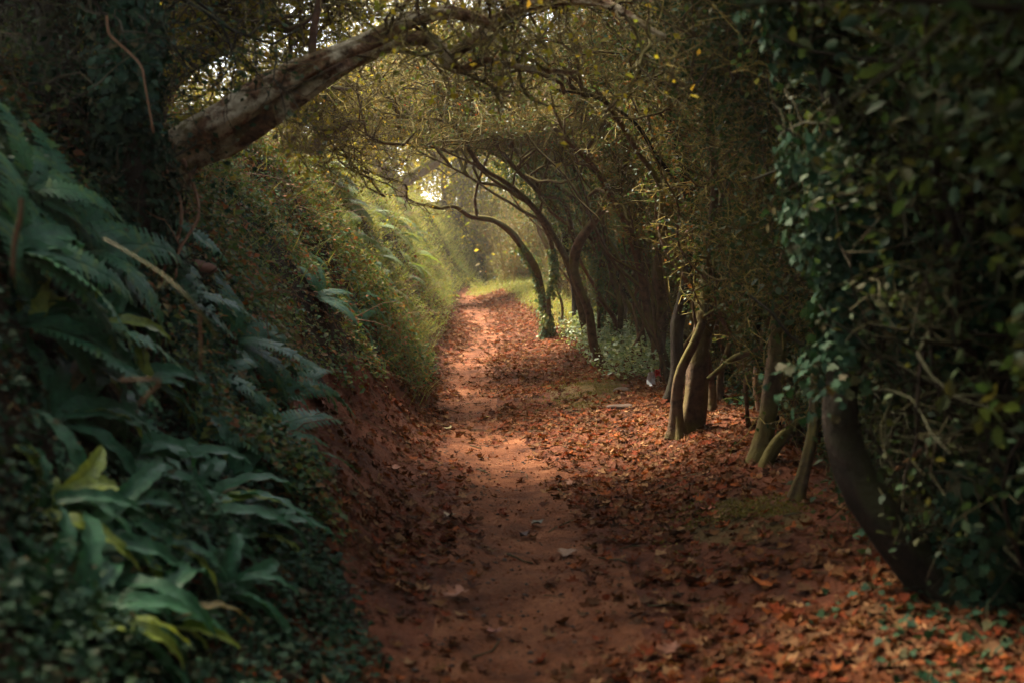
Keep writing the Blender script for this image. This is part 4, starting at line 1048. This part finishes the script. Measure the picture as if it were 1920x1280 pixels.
MF = [((690, 520), ['pin_dark'], 10, .8, 'dark green fern halfway up the middle bank'), ((700, 480), ['pin_lit'], 11, 1.0, 'yellow fern glowing above the dark one on the middle bank'),
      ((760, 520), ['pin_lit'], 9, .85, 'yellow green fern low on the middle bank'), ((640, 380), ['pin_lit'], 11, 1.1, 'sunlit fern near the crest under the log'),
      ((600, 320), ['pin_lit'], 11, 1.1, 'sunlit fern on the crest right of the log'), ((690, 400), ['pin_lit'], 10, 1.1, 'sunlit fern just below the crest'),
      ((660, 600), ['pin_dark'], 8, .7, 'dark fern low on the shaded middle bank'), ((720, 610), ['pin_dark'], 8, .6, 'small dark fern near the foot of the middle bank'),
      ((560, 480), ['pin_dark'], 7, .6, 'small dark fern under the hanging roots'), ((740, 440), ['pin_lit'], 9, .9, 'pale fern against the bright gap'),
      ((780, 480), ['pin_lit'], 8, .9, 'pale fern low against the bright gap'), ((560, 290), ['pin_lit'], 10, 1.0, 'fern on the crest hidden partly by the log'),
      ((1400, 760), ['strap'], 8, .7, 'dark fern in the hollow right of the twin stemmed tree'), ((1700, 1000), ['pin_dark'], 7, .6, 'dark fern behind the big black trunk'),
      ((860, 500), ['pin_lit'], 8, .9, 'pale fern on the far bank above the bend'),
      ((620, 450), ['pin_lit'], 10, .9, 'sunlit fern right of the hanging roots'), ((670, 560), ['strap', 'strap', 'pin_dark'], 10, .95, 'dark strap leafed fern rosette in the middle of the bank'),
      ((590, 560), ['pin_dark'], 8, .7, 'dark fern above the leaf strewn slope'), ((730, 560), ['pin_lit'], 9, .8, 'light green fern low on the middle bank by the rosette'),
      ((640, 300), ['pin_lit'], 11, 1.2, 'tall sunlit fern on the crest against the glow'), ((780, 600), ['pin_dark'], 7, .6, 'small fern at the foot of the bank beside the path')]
for k, (pp, kd, n, sz, lb) in enumerate(MF):
    fern(lb, hit(*pp), kd, n, sz, 540 + k, lean=.6, az=RT, arc=PI if pp[0] > 900 else 1.9)
rg_ = np.random.default_rng(77)
for k in range(26):
    y_ = rg_.uniform(13, 27); s_2 = rg_.uniform(.7, 2.3)
    fern('yellow green fern growing among the grass of the far bank', (float(xl(y_)) - s_2, y_, 0), ['pin_lit'], 8, rg_.uniform(.8, 1.2), 600 + k, lean=.5, az=RT, arc=2.2, group='ferns in the grass of the far bank')

# ------------------------------------------------------------------ stems, vines and small things
def stemthing(name, label, cat, pts, mat, world=False, twigs=0, seed=1):
    a = np.array([[*P(p[0], p[1], p[2]), p[3]] for p in pts])
    cp, cr = catmull(a[:, :3], a[:, 3], .03)
    mb = MB(); tube(mb, cp, cr, 8, .1, seed, 0, 0)
    if twigs:
        rg = np.random.default_rng(seed)
        p, tn, _ = pick(rg, cp[None], twigs); l = grow(rg, p, side(rg, tn, .7, (0, 0, 0)), U(rg, .04, .16, twigs), 4, .3)
        thin(mb, l, np.linspace(.0025, .001, 5)[None] * np.ones((twigs, 1)), 4)
    o = mb.build(name, M[mat], loc=a[0, :3]); o.location = Vector(a[0, :3].tolist())
    return tag(o, label, cat)
stemthing('straw_stem', 'long yellow straw stem slanting across the left hand ferns', 'stem', [(195, 448, 3.3, .0035), (240, 474, 3.2, .003), (300, 512, 3.1, .0036), (350, 556, 3.0, .0036), (385, 600, 3.0, .0034), (412, 640, 3.0, .0035)], 'straw', twigs=3)
stemthing('dry_stem', 'upright dry brown stem at the left edge below the fern cascade', 'stem', [(40, 372, 2.9, .005), (38, 410, 2.9, .006), (26, 460, 2.9, .006), (24, 520, 2.9, .005)], 'stem_brown')
stemthing('dry_stem', 'forked dry stem tip among the strap leafed ferns', 'stem', [(225, 712, 2.7, .003), (300, 712, 2.7, .004), (282, 735, 2.7, .004), (260, 758, 2.7, .003)], 'stem_brown')
stemthing('dry_stem', 'thin upright brown stem below the straw stem', 'stem', [(374, 588, 3.1, .003), (377, 640, 3.1, .004), (376, 690, 3.1, .003)], 'stem_brown')
stemthing('vine', 'brown vine looping down left of the log foot', 'vine', [(290, 302, 5.8, .010), (318, 330, 5.75, .011), (336, 370, 5.7, .010), (340, 410, 5.6, .010), (333, 445, 5.5, .009), (312, 490, 5.4, .008), (300, 540, 5.3, .006)], 'stem_brown', twigs=10, seed=4)
stemthing('vine', 'second brown vine bowing down under the log', 'vine', [(345, 300, 5.9, .010), (358, 335, 5.8, .010), (370, 372, 5.7, .009), (371, 410, 5.6, .009), (350, 446, 5.5, .008), (333, 478, 5.4, .007), (330, 520, 5.3, .005)], 'stem_brown', twigs=12, seed=5)
stemthing('vine', 'thin vine wandering down the ivy column', 'vine', [(200, 30, 5.0, .006), (203, 60, 5.0, .006), (214, 74, 5.0, .006), (262, 120, 5.0, .006), (272, 160, 5.0, .005), (288, 250, 5.0, .005)], 'stem_brown', seed=6)
stemthing('fallen_branch', 'pale bent branch crossing the ivy at the far right', 'branch', [(1680, 880, 4.6, .010), (1720, 850, 4.5, .012), (1745, 828, 4.4, .010)], 'stem_brown', seed=7)
stemthing('dead_bough', 'bare bough slanting through the right hand hedge', 'branch', [(1330, 350, 8.6, .012), (1400, 322, 8.5, .016), (1450, 300, 8.4, .014), (1510, 284, 8.3, .010)], 'twig', seed=8, twigs=8)

def lump(name, label, cat, pos, sc, mat, seed, rz=0):
    bm = MB(); n, m = 16, 10
    th = np.linspace(0, 2 * PI, n, endpoint=False); ph = np.linspace(0.05, PI - .05, m)
    T_, P_ = np.meshgrid(th, ph)
    d = np.stack([np.sin(P_) * np.cos(T_), np.sin(P_) * np.sin(T_), np.cos(P_)], -1)
    d = d * (1 + .22 * vnoise(d * 1.6, seed) + .08 * vnoise(d * 5, seed + 1))[..., None] * np.array(sc)
    i = np.arange(m - 1)[:, None] * n; j = np.arange(n)[None]; j2 = (j + 1) % n
    F = np.stack([i + j, i + n + j, i + n + j2, i + j2], -1).reshape(-1, 4)
    caps = [[k2, (k2 + 1) % n, n * m] for k2 in range(n)] + [[(m - 1) * n + (k2 + 1) % n, (m - 1) * n + k2, n * m + 1] for k2 in range(n)]
    bm.add2(np.vstack([d.reshape(-1, 3), [[0, 0, sc[2] * .98]], [[0, 0, -sc[2] * .98]]]), np.array(caps), F)
    o = bm.build(name, M[mat]); o.location = Vector([float(a) for a in pos]); o.rotation_euler = (0, 0, rz)
    return tag(o, label, cat)
lump('stone', 'reddish brown lump of clay sticking out of the bank above the ferns', 'stone', hit(352, 512) + np.array([.02, 0, .02]), (.13, .10, .055), 'clay', 3)
lump('stone', 'rounded brown stone beside the trees, right of the mossy mound', 'stone', hit(1165, 733), (.09, .07, .045), 'stone', 5)
lump('stone', 'flat dark stone lying in the leaves below the rounded one', 'stone', hit(1168, 762), (.17, .08, .03), 'stone', 6, .4)
lump('stone', 'small pale stone on the leaves left of the twin stemmed tree', 'stone', hit(1172, 808), (.045, .03, .015), 'stone', 7)
# brambles and dead stalks tangled over the bank
bmb = MB(); rng = np.random.default_rng(66)
x, y = scatter(rng, 700, 5.5, 22, lambda x, y: dbank(x, y) * (xl(y) - x < 2.6), (-3.6, -.3), 1.1)
st = np.stack([x, y, hgt(x, y)], -1)
l = grow(rng, st, hnrm(x, y, .25) + rng.normal(size=st.shape) * .6 + [.2, 0, .2], U(rng, .25, 1.0, len(x)), 9, .22, (.03, 0, -.13))
l[:, :, 2] = np.maximum(l[:, :, 2], hgt(l[:, :, 0], l[:, :, 1]) + .02)
thin(bmb, l, np.linspace(.0035, .0012, 10)[None] * U(rng, .6, 1.5, len(x))[:, None], 4)
tag(bmb.build('bramble_stems', M['stem_brown']), 'arching brown bramble stems tangled over the left bank', 'brambles', kind='stuff')
cmb = MB()
for T in DEAD[:4]:
    x, y = scatter(rng, 1500, 5.0, 20, lambda x, y: dbank(x, y) * (.25 + .75 * ss(noise2(x, y, 1.7, 91), -.1, .4)), (-3.2, -.3), 1.2)
    tuft(rng, cmb, x, y, T, U(rng, .02, .055, len(x)), .2, .5)
x, y = scatter(rng, 2600, 5.5, 14, lambda x, y: ss(xl(y) - x, -.05, .15) * (1 - ss(xl(y) - x, .6, .9)) * (.3 + .7 * ss(noise2(x, y, 2.2, 95), -.2, .3)), (-2.2, -.2), 1)
lay(rng, cmb, x, y, DEAD[4], U(rng, .02, .06, len(x)), .35, .012)
tag(cmb.build('caught_leaves', M['litter'], smooth=False), 'russet dead leaves caught in the growth of the left bank', 'dead leaves', kind='stuff')
mm = MB(); rng = np.random.default_rng(67)
x = np.concatenate([rng.normal(.78, .28, 9000), rng.normal(1.25, .2, 5000)]); y = np.concatenate([rng.normal(12.2, .9, 9000), rng.normal(6.0, .36, 5000)])
k_ = (noise2(x, y, 4, 93) > -.15) & (np.abs(x - xc(y)) > .45)
x, y = x[k_], y[k_]
lay(rng, mm, x, y, LEAF4, U(rng, .008, .024, len(x)), .9, .012)
M['moss_leaf'] = leaf_mat('moss leaves', [(.06, .06, .015), (.11, .10, .02), (.16, .12, .03), (.08, .09, .02)], .3, .7, .1)
tag(mm.build('moss_tufts', M['moss_leaf'], smooth=False), 'low ochre green moss on the mounds right of the path', 'moss', kind='stuff')
# crumpled white paper and red wrapper by the trees
def crumple(name, label, cat, pos, w_, h_, mat, seed):
    rg = np.random.default_rng(seed); n = 7
    a, b = np.meshgrid(np.linspace(-1, 1, n), np.linspace(0, 1, n))
    v = np.stack([a * w_ * (1 - .25 * b), .035 * rg.normal(size=a.shape) + .03 * np.sin(b * 4), b * h_ + rg.normal(size=a.shape) * .008], -1)
    i = np.arange(n - 1)[:, None] * n; j = np.arange(n - 1)[None]
    F = np.stack([i + j, i + j + 1, i + j + n + 1, i + j + n], -1).reshape(-1, 4)
    mb = MB(); mb.add(v.reshape(-1, 3), F); o = mb.build(name, M[mat], smooth=False); o.location = Vector([float(q) for q in pos])
    return tag(o, label, cat)
pw = hit(1221, 730) + np.array([0, 0, .05])
crumple('litter_paper', 'crumpled white paper scrap lying by the foot of the middle trees', 'litter', pw, .045, .14, 'white', 2)
crumple('litter_wrapper', 'small red wrapper caught in the twigs beside the white scrap', 'litter', P(1233, 704, pw[1]), .035, .07, 'red', 3)

# leaves that stand out from the litter
SL = [((845, 972), .085, (.34, .22, .11), 'pale buff leaf lying on the left edge of the bare path'), ((857, 1122), .12, (.34, .12, .05), 'large orange brown curled leaf at the lower left edge of the path'),
      ((911, 786), .07, (.50, .32, .05), 'bright yellow leaf in the middle of the path'), ((984, 1011), .07, (.08, .03, .02), 'small dark curled leaf in the middle of the path'),
      ((1060, 1042), .11, (.36, .19, .10), 'tan flat leaf right of the path centre'), ((1266, 1010), .12, (.42, .24, .14), 'pale brown flat leaf right of the path, among the litter'),
      ((922, 1196), .08, (.28, .08, .035), 'dark red leaf low in the path near the photo bottom'), ((1428, 1104), .12, (.50, .14, .035), 'vivid orange leaf on the right near the dark trunk'),
      ((1255, 1228), .10, (.20, .07, .03), 'big brown leaf at the bottom of the photo, right of the path'), ((1005, 986), .08, (.16, .15, .10), 'dull grey green leaf on the path'),
      ((841, 807), .07, (.45, .36, .16), 'pale yellow leaf at the left foot of the slope'), ((1172, 862), .08, (.42, .20, .11), 'pale pinkish leaf below the small pale stone'),
      ((1450, 883), .09, (.48, .33, .22), 'cream curled leaf at the foot of the ivy hung trunk'), ((1300, 1098), .11, (.20, .07, .04), 'dark brown curled leaf right of the path near the bottom'),
      ((1070, 912), .09, (.36, .16, .09), 'tan leaf at the right edge of the trodden strip'), ((738, 884), .09, (.40, .13, .05), 'orange leaf on the bare slope at left'),
      ((1330, 962), .09, (.44, .13, .05), 'orange red leaf in the thick litter right of the path')]
for k, (pp, sz, col, lb) in enumerate(SL):
    q = hit(*pp); v, f = DEAD[k % 7]
    rg = np.random.default_rng(900 + k)
    mb = MB(); mb.add(v * sz, f)
    mt = plain_mat('fallen leaf colour', tuple(c * .62 for c in col), .6, scale=45)
    o = mb.build('fallen_leaf', mt, smooth=False); o.location = Vector((float(q[0]), float(q[1]), float(hgt(q[0], q[1])) + .018))
    o.rotation_euler = (rg.normal() * .15, rg.normal() * .15, rg.uniform(0, 6))
    tag(o, lb, 'fallen leaf')

# ------------------------------------------------------------------ damp air in the lane
hz = MB()
x0, x1, y0, y1, z0, z1 = -240, 240, -240, 280, -3.2, 16
hv = np.array([[x, y, z] for z in (z0, z1) for y in (y0, y1) for x in (x0, x1)], float)
hz.add(hv, [[0, 2, 3, 1], [4, 5, 7, 6], [0, 1, 5, 4], [2, 6, 7, 3], [0, 4, 6, 2], [1, 3, 7, 5]])
m, t, out = mat_base('damp air')
vo = t.nodes.new('ShaderNodeVolumePrincipled')
vo.inputs['Color'].default_value = (1.0, .93, .78, 1)
vo.inputs['Density'].default_value = HAZE
vo.inputs['Anisotropy'].default_value = .45
t.links.new(vo.outputs[0], out.inputs['Volume'])
tag(hz.build('haze', m, smooth=False), 'thin warm haze hanging in the lane', 'haze', kind='stuff')
